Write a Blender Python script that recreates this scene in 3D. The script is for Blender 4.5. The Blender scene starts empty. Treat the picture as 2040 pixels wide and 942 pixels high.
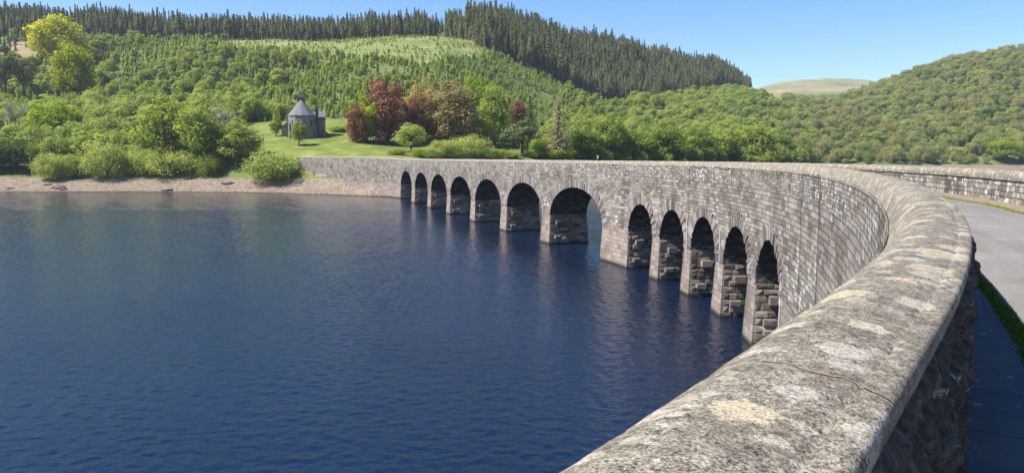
import bpy, bmesh, math, random
import numpy as np
from mathutils import Vector, Matrix
R_ = math.radians
SC = bpy.context.scene
COL = SC.collection
rng = np.random.default_rng(7)
random.seed(7)

# ------------------------------------------------------------------ camera, sky, sun, exposure
CAMZ = 13.0
F = 1450.0
PITCH = math.atan(157.5 / F)
cam = bpy.data.cameras.new('camera'); cam_o = bpy.data.objects.new('camera', cam); COL.objects.link(cam_o)
cam.sensor_width = 36; cam.lens = F / 2040 * 36; cam.clip_start = .05; cam.clip_end = 20000
cam_o.location = (0, 0, CAMZ); cam_o.rotation_euler = (math.pi / 2 - PITCH, 0, 0)
SC.camera = cam_o
SUN_EL, SUN_AZ = R_(52), R_(75 + 180)          # azimuth clockwise from +Y
world = bpy.data.worlds.new('World'); SC.world = world; world.use_nodes = True
wn = world.node_tree; bg = wn.nodes['Background']
sky = wn.nodes.new('ShaderNodeTexSky'); sky.sky_type = 'NISHITA'; sky.sun_disc = False
sky.sun_elevation = SUN_EL; sky.sun_rotation = SUN_AZ; sky.altitude = 1200
sky.air_density = 1.15; sky.dust_density = 0; sky.ozone_density = 3.0
hs = wn.nodes.new('ShaderNodeHueSaturation'); hs.inputs['Saturation'].default_value = 1.3; hs.inputs['Hue'].default_value = .509
wn.links.new(sky.outputs[0], hs.inputs['Color']); wn.links.new(hs.outputs[0], bg.inputs[0]); bg.inputs[1].default_value = .078
sl = bpy.data.lights.new('sun', 'SUN'); sl.energy = 4.6; sl.angle = R_(.5); sl.color = (1, .95, .87)
so = bpy.data.objects.new('sun', sl); COL.objects.link(so)
sv = Vector((math.sin(SUN_AZ) * math.cos(SUN_EL), math.cos(SUN_AZ) * math.cos(SUN_EL), math.sin(SUN_EL)))
so.rotation_euler = (-sv).to_track_quat('-Z', 'Y').to_euler(); so.location = (-100, -60, 200)
SC.view_settings.view_transform = 'Standard'; SC.view_settings.look = 'None'
SC.view_settings.gamma = 1; SC.view_settings.exposure = 1.25
SC.cycles.max_bounces = 8; SC.cycles.diffuse_bounces = 6; SC.cycles.transparent_max_bounces = 4

def px(X, Y, z):
    d = Y * math.cos(PITCH) - (z - CAMZ) * math.sin(PITCH)
    v = -(Y * math.sin(PITCH) + (z - CAMZ) * math.cos(PITCH))
    return 1020 + F * X / d, 471 + F * v / d

# ------------------------------------------------------------------ tags and mesh helpers
def tag(o, label=None, cat=None, group=None, kind=None):
    if label: o['label'] = label
    if cat: o['category'] = cat
    if group: o['group'] = group
    if kind: o['kind'] = kind
    return o

def empty(name, loc=(0, 0, 0), rz=0):
    o = bpy.data.objects.new(name, None); COL.objects.link(o)
    o.location = loc; o.rotation_euler = (0, 0, rz); o.empty_display_size = .2
    return o

def link(name, me, parent=None, col=None):
    o = bpy.data.objects.new(name, me); (col or COL).objects.link(o)
    if parent: o.parent = parent
    return o

def mesh_np(name, V, Fc, mats=(), midx=None, uv=None, tone=None, smooth=False):
    """V (n,3); Fc (m,4) quads (or list of tuples); uv per corner (m*4,2); tone per face"""
    me = bpy.data.meshes.new(name)
    V = np.asarray(V, np.float32)
    if isinstance(Fc, np.ndarray):
        m, k = Fc.shape
        me.vertices.add(len(V)); me.vertices.foreach_set('co', V.ravel())
        me.loops.add(m * k); me.loops.foreach_set('vertex_index', Fc.astype(np.int32).ravel())
        me.polygons.add(m); me.polygons.foreach_set('loop_start', np.arange(0, m * k, k, dtype=np.int32))
        me.polygons.foreach_set('loop_total', np.full(m, k, np.int32))
        me.update(calc_edges=True)
    else:
        me.from_pydata(V.tolist(), [], Fc); m = len(Fc)
    for mt in mats: me.materials.append(mt)
    if midx is not None: me.polygons.foreach_set('material_index', np.asarray(midx, np.int32))
    if uv is not None:
        l = me.uv_layers.new(name='UVMap'); l.data.foreach_set('uv', np.asarray(uv, np.float32).ravel())
    if tone is not None:
        a = me.attributes.new('tone', 'FLOAT', 'FACE'); a.data.foreach_set('value', np.asarray(tone, np.float32))
    if smooth: me.polygons.foreach_set('use_smooth', np.ones(m, bool))
    me.validate(); me.update()
    return me

def grid_mesh(name, P, mat, UV=None, smooth=True, flip=False):
    """P (a,b,3) grid of points, UV (a,b,2)"""
    a, b = P.shape[:2]
    i = np.arange(a * b).reshape(a, b)
    q = np.stack([i[:-1, :-1], i[1:, :-1], i[1:, 1:], i[:-1, 1:]], -1).reshape(-1, 4)
    if flip: q = q[:, ::-1]
    uv = None
    if UV is not None: uv = UV.reshape(-1, 2)[q.ravel()]
    return mesh_np(name, P.reshape(-1, 3), q, [mat] if mat else [], uv=uv, smooth=smooth)

class MB:
    """collects shapes, then builds them as ONE mesh"""
    def __init__(s): s.v = []; s.f = []; s.m = []; s.u = []
    def add(s, vs, fs, mi=0, uvs=None):
        o = len(s.v); s.v += [tuple(v) for v in vs]
        for k, f in enumerate(fs):
            s.f.append(tuple(o + i for i in f)); s.m.append(mi)
            s.u += (uvs[k] if uvs else [(0, 0)] * len(f))
    def box(s, c, d, rz=0, mi=0, taper=1.0):
        x, y, z = d[0] / 2, d[1] / 2, d[2] / 2; cs, sn = math.cos(rz), math.sin(rz); vs = []
        for dz in (-1, 1):
            t = taper if dz > 0 else 1
            for dx, dy in ((-1, -1), (1, -1), (1, 1), (-1, 1)):
                a, b = dx * x * t, dy * y * t
                vs.append((c[0] + a * cs - b * sn, c[1] + a * sn + b * cs, c[2] + dz * z))
        s.add(vs, [(3, 2, 1, 0), (4, 5, 6, 7), (0, 1, 5, 4), (1, 2, 6, 5), (2, 3, 7, 6), (3, 0, 4, 7)], mi)
    def tube(s, pts, rad, n=6, mi=0, cap=True):
        rings = []; pts = [Vector(p) for p in pts]; vs = []
        if not hasattr(rad, '__len__'): rad = [rad] * len(pts)
        for i, p in enumerate(pts):
            d = (pts[min(i + 1, len(pts) - 1)] - pts[max(i - 1, 0)]).normalized()
            a = d.cross(Vector((.3, .9, .2)) if abs(d.z) > .7 else Vector((0, 0, 1))).normalized(); b = d.cross(a)
            for k in range(n):
                t = 2 * math.pi * k / n; vs.append(p + (a * math.cos(t) + b * math.sin(t)) * rad[i])
        fs = []
        for i in range(len(pts) - 1):
            for k in range(n):
                k2 = (k + 1) % n; fs.append((i * n + k, i * n + k2, (i + 1) * n + k2, (i + 1) * n + k))
        if cap: fs += [tuple(range(n))[::-1], tuple((len(pts) - 1) * n + k for k in range(n))]
        s.add(vs, fs, mi)
    def prism(s, poly, z0, z1, mi=0, base=True):
        n = len(poly); vs = [(x, y, z0) for x, y in poly] + [(x, y, z1) for x, y in poly]
        fs = [(k, (k + 1) % n, n + (k + 1) % n, n + k) for k in range(n)] + [tuple(range(n, 2 * n))]
        if base: fs.append(tuple(range(n))[::-1])
        s.add(vs, fs, mi)
    def mesh(s, name, mats, smooth=False, uv=False):
        me = bpy.data.meshes.new(name); me.from_pydata(s.v, [], s.f)
        for m in mats: me.materials.append(m)
        me.polygons.foreach_set('material_index', np.array(s.m, np.int32))
        if uv:
            l = me.uv_layers.new(name='UVMap'); l.data.foreach_set('uv', np.array(s.u, np.float32).ravel())
        if smooth: me.polygons.foreach_set('use_smooth', np.ones(len(s.f), bool))
        me.update(); return me
    def build(s, name, mats, parent=None, smooth=False, uv=False):
        return link(name, s.mesh(name, mats if isinstance(mats, (list, tuple)) else [mats], smooth, uv), parent)

# numpy noise
_perm = np.random.default_rng(3).random(65536)
def _h(i, j, k): return _perm[(i * 7349 + j * 15731 + k * 9781) & 65535]
def vnoise(x, y, z=None):
    z = np.zeros_like(x) if z is None else z
    xi, yi, zi = np.floor(x).astype(np.int64), np.floor(y).astype(np.int64), np.floor(z).astype(np.int64)
    fx, fy, fz = x - xi, y - yi, z - zi
    fx, fy, fz = (t * t * (3 - 2 * t) for t in (fx, fy, fz)); r = 0
    for a in (0, 1):
        for b in (0, 1):
            for c in (0, 1):
                r = r + _h(xi + a, yi + b, zi + c) * (fx if a else 1 - fx) * (fy if b else 1 - fy) * (fz if c else 1 - fz)
    return r
def fbm(x, y, z=None, o=4):
    r = 0; a = .5; t = 0
    for i in range(o):
        r = r + a * vnoise(x * 2 ** i + 17.3 * i, y * 2 ** i + 5.1 * i, None if z is None else z * 2 ** i); t += a; a *= .5
    return r / t
def cell(x, y):
    """cellular noise: F1, F2-F1, id"""
    xi, yi = np.floor(x).astype(np.int64), np.floor(y).astype(np.int64)
    f1 = np.full(x.shape, 9.); f2 = f1.copy(); idn = f1.copy()
    for a in (-1, 0, 1):
        for b in (-1, 0, 1):
            cx = xi + a + .1 + .8 * _h(xi + a, yi + b, xi * 0 + 1); cy = yi + b + .1 + .8 * _h(xi + a, yi + b, xi * 0 + 2)
            d = np.hypot(cx - x, cy - y); n = _h(xi + a, yi + b, xi * 0 + 3)
            m = d < f1
            f2 = np.where(m, f1, np.minimum(f2, d)); idn = np.where(m, n, idn); f1 = np.where(m, d, f1)
    return f1, f2 - f1, idn
def sstep(a, b, x):
    t = np.clip((x - a) / (b - a), 0, 1); return t * t * (3 - 2 * t)

# ------------------------------------------------------------------ material helper
class M:
    def __init__(s, name):
        s.m = bpy.data.materials.new(name); s.m.use_nodes = True; s.t = s.m.node_tree
        s.b = s.t.nodes['Principled BSDF']; s.out = s.t.nodes['Material Output']
    def n(s, typ, **kw):
        nd = s.t.nodes.new(typ)
        for k, v in kw.items(): setattr(nd, k, v)
        return nd
    def set(s, sock, v):
        if hasattr(v, 'links') or isinstance(v, bpy.types.NodeSocket): s.t.links.new(v, sock)
        elif isinstance(v, (tuple, list)): sock.default_value = (*v, 1) if len(v) == 3 and sock.type == 'RGBA' else v
        else: sock.default_value = v
    def co(s, kind='Object', scale=None):
        o = s.n('ShaderNodeTexCoord').outputs[kind]
        if scale is None: return o
        mp = s.n('ShaderNodeMapping'); s.set(mp.inputs['Vector'], o); mp.inputs['Scale'].default_value = scale
        return mp.outputs[0]
    def noise(s, vec, scale, detail=4, rough=.55, dist=0):
        nd = s.n('ShaderNodeTexNoise'); s.set(nd.inputs['Vector'], vec); nd.inputs['Scale'].default_value = scale
        nd.inputs['Detail'].default_value = detail; nd.inputs['Roughness'].default_value = rough; nd.inputs['Distortion'].default_value = dist
        return nd.outputs['Fac']
    def noisec(s, vec, scale, detail=2):
        nd = s.n('ShaderNodeTexNoise'); s.set(nd.inputs['Vector'], vec); nd.inputs['Scale'].default_value = scale
        nd.inputs['Detail'].default_value = detail
        return nd.outputs['Color']
    def voro(s, vec, scale, feature='F1', out='Distance', rnd=1):
        nd = s.n('ShaderNodeTexVoronoi', feature=feature); s.set(nd.inputs['Vector'], vec); nd.inputs['Scale'].default_value = scale
        nd.inputs['Randomness'].default_value = rnd
        return nd.outputs[out]
    def math(s, op, a, b=0.0, c=0.0, clamp=False):
        nd = s.n('ShaderNodeMath', operation=op, use_clamp=clamp)
        s.set(nd.inputs[0], a); s.set(nd.inputs[1], b)
        if len(nd.inputs) > 2: s.set(nd.inputs[2], c)
        return nd.outputs[0]
    def vmath(s, op, a, b):
        nd = s.n('ShaderNodeVectorMath', operation=op); s.set(nd.inputs[0], a); s.set(nd.inputs[1], b); return nd.outputs[0]
    def rng(s, v, a, b, c=0.0, d=1.0, smooth=True):
        nd = s.n('ShaderNodeMapRange', interpolation_type='SMOOTHSTEP' if smooth else 'LINEAR'); s.set(nd.inputs[0], v)
        for i, x in enumerate((a, b, c, d)): nd.inputs[i + 1].default_value = x
        return nd.outputs[0]
    def mix(s, fac, a, b, blend='MIX'):
        nd = s.n('ShaderNodeMix', data_type='RGBA', blend_type=blend); nd.clamp_factor = True
        s.set(nd.inputs[0], fac); s.set(nd.inputs[6], a); s.set(nd.inputs[7], b); return nd.outputs[2]
    def ramp(s, fac, stops):
        nd = s.n('ShaderNodeValToRGB'); s.set(nd.inputs[0], fac); e = nd.color_ramp.elements
        while len(e) < len(stops): e.new(.5)
        for i, (p, c) in enumerate(stops): e[i].position = p; e[i].color = (*c, 1)
        return nd.outputs[0]
    def bump(s, h, strength=1., dist=.02):
        nd = s.n('ShaderNodeBump'); nd.inputs['Strength'].default_value = strength; nd.inputs['Distance'].default_value = dist
        s.set(nd.inputs['Height'], h); s.set(s.b.inputs['Normal'], nd.outputs[0]); return nd.outputs[0]
    def sep(s, v):
        nd = s.n('ShaderNodeSeparateXYZ'); s.set(nd.inputs[0], v); return nd.outputs
    def attr(s, name, out='Fac'):
        nd = s.n('ShaderNodeAttribute', attribute_name=name); return nd.outputs[out]
    def fin(s, col, rough=.8, spec=.3):
        s.set(s.b.inputs['Base Color'], col); s.set(s.b.inputs['Roughness'], rough); s.b.inputs['Specular IOR Level'].default_value = spec
        return s.m

def simple(name, col, rough=.7, spec=.3, metal=0, var=.12, scale=8):
    m = M(name); n = m.noise(m.co(), scale)
    c = m.mix(n, tuple(x * (1 - var * 2) for x in col), tuple(min(1, x * (1 + var * 2)) for x in col))
    m.b.inputs['Metallic'].default_value = metal
    return m.fin(c, rough, spec)

def stone_mat(name, bw=.8, rh=.38, mort=.018, dark=1.0, water=True, lichen=1.0, bumpd=.06):
    """coursed masonry laid by UV (metres along the wall, height above the water)"""
    m = M(name); uv = m.co('UV')
    wob = m.vmath('SCALE', m.noisec(uv, 1.6), (0, 0, 0)); wob.node.inputs[3].default_value = .11
    uvw = m.vmath('ADD', uv, m.vmath('SUBTRACT', wob, (.055, .055, .055)))
    z0 = m.sep(uvw)[1]
    def bricks(w_, h_, mo):
        br = m.n('ShaderNodeTexBrick'); br.offset = .43; br.squash = 1.5; br.squash_frequency = 3; m.set(br.inputs['Vector'], uvw)
        br.inputs['Color1'].default_value = (0, 0, 0, 1); br.inputs['Color2'].default_value = (1, 1, 1, 1); br.inputs['Mortar'].default_value = (.5, .5, .5, 1)
        br.inputs['Scale'].default_value = 1; br.inputs['Mortar Size'].default_value = mo; br.inputs['Mortar Smooth'].default_value = .3
        br.inputs['Brick Width'].default_value = w_; br.inputs['Row Height'].default_value = h_
        return br.outputs['Color'], br.outputs['Fac']
    bc, bf = bricks(bw, rh, mort)
    if water and lichen > 1:          # taller courses below, thin courses in the parapet, as laid
        top = m.math('GREATER_THAN', z0, 10.85); bc2, bf2 = bricks(.46, .155, .016)
        bc = m.mix(top, bc, bc2); bf = m.math('ADD', m.math('MULTIPLY', bf, m.math('SUBTRACT', 1., top)), m.math('MULTIPLY', bf2, top))
    z = m.sep(uv)[1]
    n1 = m.noise(uv, .35, 5); n2 = m.noise(uv, 5.5, 6, .65); n3 = m.noise(m.vmath('MULTIPLY', uv, (1.1, .28, 1)), 1.0, 5, .7)
    tone = m.math('ADD', m.math('MULTIPLY', bc, .4), m.math('MULTIPLY', n2, .6))
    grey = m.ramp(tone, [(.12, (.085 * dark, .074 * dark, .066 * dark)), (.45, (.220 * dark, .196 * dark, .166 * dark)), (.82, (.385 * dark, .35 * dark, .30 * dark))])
    grey = m.mix(m.rng(n1, .38, .66), grey, m.mix(1, grey, (.62, .58, .56), 'MULTIPLY'))
    ochre = m.mix(m.rng(m.noise(uv, .55, 3), .64, .72), grey, m.mix(1, grey, (1.25, 1.0, .72), 'MULTIPLY'))
    streak = m.rng(m.noise(m.vmath('MULTIPLY', uv, (1.3, .10, 1)), 1., 5, .65), .52, .68)
    col = m.mix(m.math('MULTIPLY', streak, .8), ochre, m.mix(1, ochre, (.55, .53, .52), 'MULTIPLY'))
    if lichen:
        w = m.rng(m.math('ADD', m.math('ADD', m.math('MULTIPLY', n3, .7), m.math('MULTIPLY', bc, .16)), m.math('MULTIPLY', m.math('SUBTRACT', n2, .5), .75)), .50, .58)
        band = m.math('ADD', m.math('MULTIPLY', m.rng(z, 4.6, 5.2), m.rng(z, 8.2, 5.4)), .28)
        bigp = m.rng(m.noise(m.vmath('ADD', uv, (6.5, 0, 0)), .21, 3), .46, .60)
        col = m.mix(m.math('MULTIPLY', m.math('MULTIPLY', w, band), m.math('MULTIPLY', bigp, 1.0 * lichen), clamp=True), col, (.60, .59, .55))
        sp = m.rng(m.math('ADD', m.noise(uv, 2.6, 3, .6), m.math('MULTIPLY', bc, .1)), .61, .66)
        up = m.math('MULTIPLY', m.rng(z, 10.2, 11.3, .1, 1.), m.rng(m.noise(uv, .22, 3), .38, .6, .25, 1.))
        col = m.mix(m.math('MULTIPLY', m.math('MULTIPLY', sp, up), .75 * lichen), col, (.52, .51, .48))
    if water:
        edge = m.math('ADD', z, m.math('MULTIPLY', m.math('SUBTRACT', n1, .5), .5))
        brown = m.mix(1, m.ramp(tone, [(.1, (.12, .096, .08)), (.5, (.235, .19, .16)), (.85, (.35, .29, .25))]), (1, 1, 1), 'MULTIPLY')
        col = m.mix(m.rng(edge, 4.75, 4.45), col, brown)
        col = m.mix(m.rng(z, .5, .12), col, (.05, .042, .035))
    col = m.mix(m.math('MULTIPLY', bf, .85), col, m.mix(1, col, (.30, .28, .27), 'MULTIPLY'))
    h = m.math('ADD', m.math('MULTIPLY', bf, -1.0), m.math('ADD', m.math('MULTIPLY', n2, 1.1), m.math('MULTIPLY', bc, .5)))
    m.bump(h, .95, bumpd)
    return m.fin(col, .9, .2)

WALL = stone_mat('dam_masonry', bw=.8, rh=.30, mort=.026, lichen=1.3)
DARKW = stone_mat('arch_soffit_masonry', dark=.3, lichen=.3)  # darkened stone: black stain plus the arches' own shade put into the colour
PIERF = stone_mat('pier_masonry', bw=1.1, rh=.5, mort=.02, lichen=.0)
PARAPET = stone_mat('parapet_masonry', bw=.42, rh=.2, mort=.02, lichen=1.2, water=False, bumpd=.05)

def block_mat():
    m = M('rock_faced_blocks'); P = m.co('Object'); t = m.attr('tone'); n = m.noise(P, 3.5, 6, .65)
    k = m.math('ADD', m.math('MULTIPLY', t, .6), m.math('MULTIPLY', n, .4))
    col = m.ramp(k, [(.15, (.07, .056, .046)), (.5, (.17, .142, .118)), (.85, (.30, .255, .215))])
    z = m.sep(P)[2]
    col = m.mix(m.rng(z, 4.3, 4.9), col, m.ramp(k, [(.15, (.06, .055, .052)), (.85, (.19, .175, .165))]))
    col = m.mix(m.rng(z, .45, .1), col, (.05, .042, .035))
    m.bump(n, .8, .08)
    return m.fin(col, .92, .2)
BLOCK = block_mat()
def vous_mat():
    m = M('arch_stones'); P = m.co('Object'); t = m.attr('tone'); n = m.noise(P, 4.5, 6, .65)
    k = m.math('ADD', m.math('MULTIPLY', t, .55), m.math('MULTIPLY', n, .45))
    col = m.ramp(k, [(.15, (.075, .065, .06)), (.5, (.18, .158, .144)), (.85, (.32, .285, .26))])
    m.bump(n, .8, .06)
    return m.fin(col, .92, .2)
VOUS = vous_mat()

def coping_mat(near=True):
    m = M('lichen_coping'); uv = m.co('UV'); P = m.co('Object')
    wv = m.vmath('ADD', P, m.vmath('MULTIPLY', m.vmath('SUBTRACT', m.noisec(P, 7, 4), (.5, .5, .5)), (.06, .06, .06)))
    fine = m.noise(P, 150, 3, .75); med = m.noise(P, 34, 6, .75); lo = m.noise(wv, 4.6, 8, .7)
    g = m.math('ADD', m.math('MULTIPLY', fine, .62), m.math('MULTIPLY', med, .38))
    base = m.ramp(g, [(.39, (.028, .026, .023)), (.475, (.14, .122, .096)), (.55, (.275, .243, .19)), (.64, (.43, .385, .305))])
    dk = m.rng(m.math('ADD', m.noise(wv, 5.0, 8, .72), m.math('MULTIPLY', m.math('SUBTRACT', fine, .5), .35)), .50, .58)
    base = m.mix(m.math('MULTIPLY', dk, .5), base, m.mix(1, base, (.45, .45, .44), 'MULTIPLY'))
    jit = m.math('ADD', m.math('MULTIPLY', m.math('SUBTRACT', m.noise(P, 28, 6, .75), .5), .34), m.math('MULTIPLY', m.math('SUBTRACT', m.noise(P, 7, 3), .5), .3))
    col = base
    for sc, off, lo_, hi_, ca, cb, am in ((3.4, (0, 0, 0), .08, .50, (.52, .44, .31), (.43, .36, .28), .85), (6.1, (3.3, 1.2, .7), .0, .46, (.47, .42, .33), (.40, .385, .35), .8),
                                    (10.5, (1.3, 5.2, 2.7), -.08, .42, (.47, .43, .35), (.36, .31, .245), .65), (4.6, (7.3, 4.2, 1.7), -.22, .26, (.40, .39, .37), (.45, .435, .405), .65), (21., (2.3, .2, 4.7), -.2, .3, (.50, .47, .41), (.54, .52, .48), .6)):
        nd = m.n('ShaderNodeTexVoronoi'); m.set(nd.inputs['Vector'], m.vmath('ADD', wv, off)); nd.inputs['Scale'].default_value = sc
        cr = m.sep(nd.outputs['Color']); rad_ = m.math('MULTIPLY_ADD', cr[0], hi_ - lo_, lo_)
        mask = m.rng(m.math('SUBTRACT', m.math('ADD', nd.outputs['Distance'], jit), rad_), .03, -.03)
        cc = m.mix(cr[1], ca, cb); cc = m.mix(m.rng(g, .36, .66), m.mix(1, cc, (.36, .34, .31), 'MULTIPLY'), m.mix(1, cc, (1.22, 1.22, 1.2), 'MULTIPLY'))
        col = m.mix(m.math('MULTIPLY', mask, am), col, cc)
    wsp = m.math('MULTIPLY', m.rng(m.noise(wv, 16, 5, .7), .64, .69), m.rng(m.noise(P, 2.1, 3), .46, .6))
    col = m.mix(m.math('MULTIPLY', wsp, .45), col, (.60, .59, .55))
    bsp = m.rng(m.noise(P, 60, 3, .6), .38, .30); col = m.mix(m.math('MULTIPLY', bsp, .8), col, (.03, .028, .026))
    # one open crack, part filled with mortar
    su = m.sep(uv); s_, v_ = su[0], su[1]
    wig = m.math('ADD', m.math('MULTIPLY', m.math('SUBTRACT', m.noise(P, 6, 3), .5), .10), m.math('MULTIPLY', m.math('SUBTRACT', m.noise(P, 40, 2), .5), .015))
    line = m.math('ABSOLUTE', m.math('ADD', m.math('SUBTRACT', s_, m.math('ADD', -1.73, m.math('MULTIPLY', v_, .12))), wig))
    crack = m.rng(line, .0048, .002); stain = m.math('MULTIPLY', m.rng(line, .022, .006), m.rng(m.noise(P, 9), .4, .6))
    col = m.mix(m.math('MULTIPLY', stain, .5), col, (.30, .21, .13))
    fill = m.rng(v_, .38, .42)
    col = m.mix(crack, col, m.mix(fill, (.045, .03, .02), (.36, .36, .37)))
    h = m.math('ADD', m.math('MULTIPLY', fine, .6), m.math('ADD', m.math('MULTIPLY', med, .6), m.math('MULTIPLY', crack, m.math('SUBTRACT', m.math('MULTIPLY', fill, 1.3), 1.0))))
    m.bump(h, .8, .007)
    return m.fin(col, .92, .15)
COPING = coping_mat()

def roadface_mat():
    m = M('rubble_facing'); P = m.co('Object'); n = m.noise(P, 9, 6, .65); f = m.noise(P, 45, 4, .65); t = m.noise(P, 2.6, 3)
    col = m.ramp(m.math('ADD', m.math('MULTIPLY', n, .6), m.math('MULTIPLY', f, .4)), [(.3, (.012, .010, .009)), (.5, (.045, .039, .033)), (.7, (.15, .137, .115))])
    w = m.math('MULTIPLY', m.rng(m.noise(P, 7, 6, .7), .58, .66), m.rng(t, .42, .56))
    col = m.mix(m.math('MULTIPLY', w, .8), col, (.46, .46, .43)); col = m.mix(m.rng(m.noise(P, 4), .62, .7), col, (.09, .10, .05))
    m.bump(m.math('ADD', n, m.math('MULTIPLY', f, .4)), .9, .02)
    return m.fin(col, .92, .2)
ROADFACE = roadface_mat()

# ------------------------------------------------------------------ dam alignment (s = metres along the road-side coping edge)
KS = [-1, 1.5, 3, 5, 8, 12, 18, 26, 36, 46, 56, 66, 76, 86, 96, 106, 238, 252, 300]
KH = [35.8, 32.08, 30.16, 28.18, 26.03, 24.08, 21.65, 18.21, 13.27, 7.68, 1.67, -4.38, -10.04, -14.89, -18.48, -19.6, -17.5, -42, -46]
DS = .05
_s = np.arange(-1, 320, DS); _hd = np.radians(np.interp(_s, KS, KH))
_x = 1.16 + np.concatenate([[0], np.cumsum(np.sin(_hd) * DS)[:-1]]); _y = 1.97 + np.concatenate([[0], np.cumsum(np.cos(_hd) * DS)[:-1]])
def at(s, n, z):
    """point(s) at arc length s, n metres to the left (water side) of the road-side coping edge, height z"""
    s = np.asarray(s, float); h = np.interp(s, _s, _hd)
    bx = np.interp(s, _s, _x) + np.minimum(s + 1, 0) * math.sin(_hd[0]); by = np.interp(s, _s, _y) + np.minimum(s + 1, 0) * math.cos(_hd[0])
    return np.stack(np.broadcast_arrays(bx - n * np.cos(h), by + n * np.sin(h), np.asarray(z, float) + 0 * bx), -1)
def rise(s): return .75 * sstep(238, 280, np.asarray(s, float))
S0, S1 = -14., 312.
NF = .57                # water face
DECK = 11.35; CB = 12.2   # deck level, coping underside
RP0, RP1 = -4.95, -5.5   # far parapet: road face, outer face
ARCH = [(42.6, 49.6), (52, 59), (61.2, 68.1), (70, 76.8), (78.8, 85.7), (93.4, 111.2), (114.4, 131.2), (134.4, 151.2),
        (154.4, 172), (175.3, 193), (197, 215.5), (220.5, 240.5)]
SPR = 4.35
def crown(i): return 7.75 if i < 5 else 8.85
def stations():
    s = [S0]
    while s[-1] < S1:
        d = .5 if s[-1] < 60 else 1.; s.append(min(s[-1] + d, S1))
    s = set(round(v, 4) for v in s)
    for i, (a, b) in enumerate(ARCH):
        s = {v for v in s if v <= a - .05 or v >= b + .05}
        s |= {round((a + b) / 2 - (b - a) / 2 * math.cos(math.pi * k / 28), 4) for k in range(29)}
    return np.array(sorted(s))
def zbot(s):
    r = np.full(s.shape, SPR)
    for i, (a, b) in enumerate(ARCH):
        m = (s >= a - 1e-3) & (s <= b + 1e-3); t = (s - (a + b) / 2) / ((b - a) / 2)
        r = np.where(m, SPR + (crown(i) - SPR) * np.sqrt(np.clip(1 - t * t, 0, 1)), r)
    return r

via = empty('viaduct', at(90, NF, 0).tolist())
tag(via, 'long curved grey stone viaduct with twelve round arches standing in the blue reservoir', 'viaduct')
VO = np.array(via.location)
def vpart(name, P, mat, UV=None, smooth=False, flip=False, parent=None):
    o = link(name, grid_mesh(name, P, mat, UV, smooth, flip), parent or via)
    if parent is None: o.location = -via.location
    return o

ST = stations(); ZB = zbot(ST)
T = np.linspace(0, 1, 15)
Zf = ZB[:, None] + (CB + rise(ST)[:, None] - ZB[:, None]) * T
Sg = np.repeat(ST[:, None], 15, 1)
faces = [grid_mesh('w', at(Sg, NF, Zf), WALL, np.stack([Sg, Zf], -1), False)]
Zk = ZB[:, None] + (CB + rise(ST)[:, None] - ZB[:, None]) * T
faces.append(grid_mesh('w', at(Sg, RP1, Zk), WALL, np.stack([Sg + 3, Zk], -1), False, True))
def merge(name, mes, mats, parent, loc=True):
    """several grids joined as ONE mesh; mats as listed, each grid keeps its own"""
    bm = bmesh.new()
    for me in mes:
        idx = mats.index(me.materials[0]); k = len(bm.faces); bm.from_mesh(me); bm.faces.ensure_lookup_table()
        for f in bm.faces[k:]: f.material_index = idx
        bpy.data.meshes.remove(me)
    me = bpy.data.meshes.new(name); bm.to_mesh(me); bm.free()
    for m in mats: me.materials.append(m)
    o = link(name, me, parent)
    if loc: o.location = -via.location
    return o
for i, (a, b) in enumerate(ARCH):
    k = (ST >= a - 1e-3) & (ST <= b + 1e-3); s = ST[k]; z = ZB[k]
    al = np.concatenate([[0], np.cumsum(np.hypot(np.diff(s), np.diff(z)))])
    N = np.linspace(NF, RP1, 8); Sx = np.repeat(s[:, None], 8, 1); Zx = np.repeat(z[:, None], 8, 1)
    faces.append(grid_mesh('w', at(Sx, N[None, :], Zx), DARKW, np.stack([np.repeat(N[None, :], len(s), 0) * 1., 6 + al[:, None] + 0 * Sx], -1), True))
merge('wall', faces, [WALL, DARKW], via)

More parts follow.
